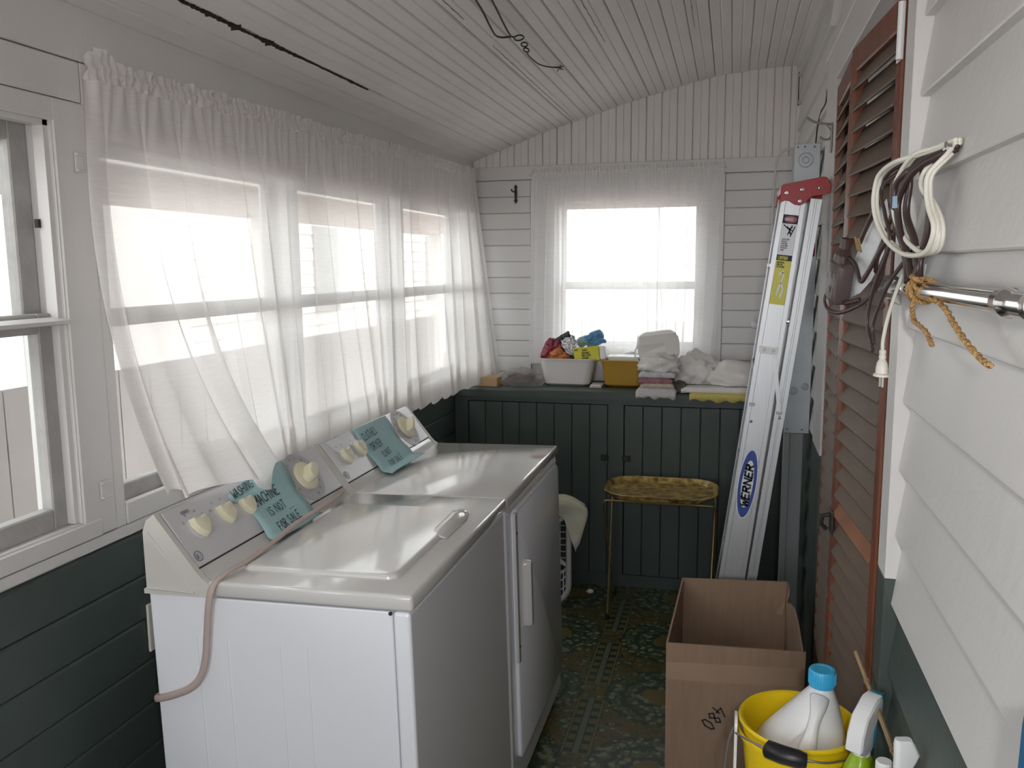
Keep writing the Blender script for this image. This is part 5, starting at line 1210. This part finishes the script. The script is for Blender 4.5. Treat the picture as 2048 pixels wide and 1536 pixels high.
# three-outlet tap with a molded plug
Xs = V((-.254, .967, 0)); tp = V((.7415, .058, 1.502))+NRM*.014
Rz = Matrix.Rotation(-.25, 3, NRM); Xt = Rz @ V((.254, -.967, 0)); Zt = Rz @ V((0, 0, 1))
bm = BM(); loft(bm, [[tp+NRM*n_+Xt*a+Zt*b for a, b in rrect(w_, h_, .007, 4)] for n_, w_, h_ in ((-.012, .042, .064), (-.010, .046, .068), (.010, .046, .068), (.013, .040, .060))]); tb_ = sharp(obj('outlet_tap', bm, mat('dusty_brown_plastic', (.085, .06, .06), .35), t), 50)
bm = BM(); loft(bm, [[tp+Zt*z+Xt*a+NRM*b for a, b in rrect(w_, d_, min(w_, d_)*.3, 3)] for z, w_, d_ in ((.030, .036, .022), (.045, .032, .020), (.056, .018, .014), (.072, .014, .012))]); obj('molded_plug', bm, BROWN, tb_)
for zz in (-.014, .010):
    for xx in (-.007, .007): bm = BM(); c = tp+NRM*.0135+Xt*xx+Zt*zz; box(bm, (-.0012, -.0012, -.005), (.0012, .0012, .005)); bmesh.ops.translate(bm, verts=bm.verts, vec=c); obj('slot', bm, BLKPL, tb_)
# brass pronged plug and paper tags
pc = V((.764, -.026, 1.556))+NRM*.022
for sx in (-.005, .005): bm = BM(); a_ = pc+Xt*sx; tube(bm, [a_-Zt*.004+Xt*.006, a_+Zt*.012-Xt*.012], .0022, 5); obj('brass_blade', bm, BRASS, t)
def card(name, pts, m, off): 
    bm = BM(); prism(bm, [V(p)+NRM*off for p in pts], tuple(NRM*.0008)); return obj(name, bm, m, t)
card('paper_tag', [(.764, -.028, 1.608), (.772, -.055, 1.626), (.775, -.070, 1.600), (.772, -.056, 1.545), (.762, -.016, 1.505), (.752, .020, 1.485), (.742, .060, 1.475), (.737, .078, 1.505), (.750, .026, 1.560)], LABELW, -.004)
card('paper_tag', [(.790, -.125, 1.535), (.783, -.098, 1.500), (.786, -.112, 1.497), (.802, -.172, 1.499), (.804, -.180, 1.530)], LABELW, -.006)
card('blue_label', [(.796, -.150, 1.622), (.799, -.162, 1.622), (.800, -.163, 1.606), (.796, -.151, 1.606)], mat('pale_blue_label', (.33, .50, .66), .4), .030)

# ------------------------------------------------------------------ wire hanger hooked under the ceiling
t = thing('ceiling_wire', 'bent black wire with twisted loops hung under the boarded ceiling', 'wire', (0, 0, 0))
cw = lambda x, y, d=.012: V((x, y, cz(x)-d))
bm = BM(); tube(bm, spline([cw(-.128, .70, .004), cw(-.133, .905, .02), cw(-.140, 1.02, .035), cw(-.150, 1.12, .035), cw(-.145, 1.175, .03), cw(-.128, 1.20, .028), cw(-.118, 1.215, .028)], 7), .0028, 6); obj('strand', bm, BLACKM, t)
bm = BM(); tube(bm, spline([cw(-.085, .72, .004), cw(-.101, .945, .02), cw(-.108, 1.05, .03), cw(-.118, 1.15, .03), cw(-.122, 1.205, .028)], 7), .0028, 6); obj('strand', bm, BLACKM, t)
for c, rx, ry in (((-.108, 1.245), .014, .026), ((-.110, 1.325), .009, .024), ((-.118, 1.385), .007, .026)):
    bm = BM(); tube(bm, [cw(c[0]+rx*math.cos(2*PI*k/16), c[1]+ry*math.sin(2*PI*k/16), .027) for k in range(16)], .0025, 6, closed=True); obj('twisted_loop', bm, BLACKM, t)
bm = BM(); tube(bm, spline([cw(-.122, 1.405, .027), cw(-.126, 1.46, .027), cw(-.118, 1.58, .03), cw(-.100, 1.70, .02), cw(-.088, 1.78, .006)], 7), .0024, 6); obj('strand', bm, BLACKM, t)
bm = BM()
for k in range(7):
    a = 2*PI*k/7; tube(bm, [cw(-.086, 1.785, .006), cw(-.086+.014*math.cos(a), 1.785+.030*math.sin(a), .008+.006*(k % 2))], .0018, 5)
obj('barb', bm, BLACKM, t)
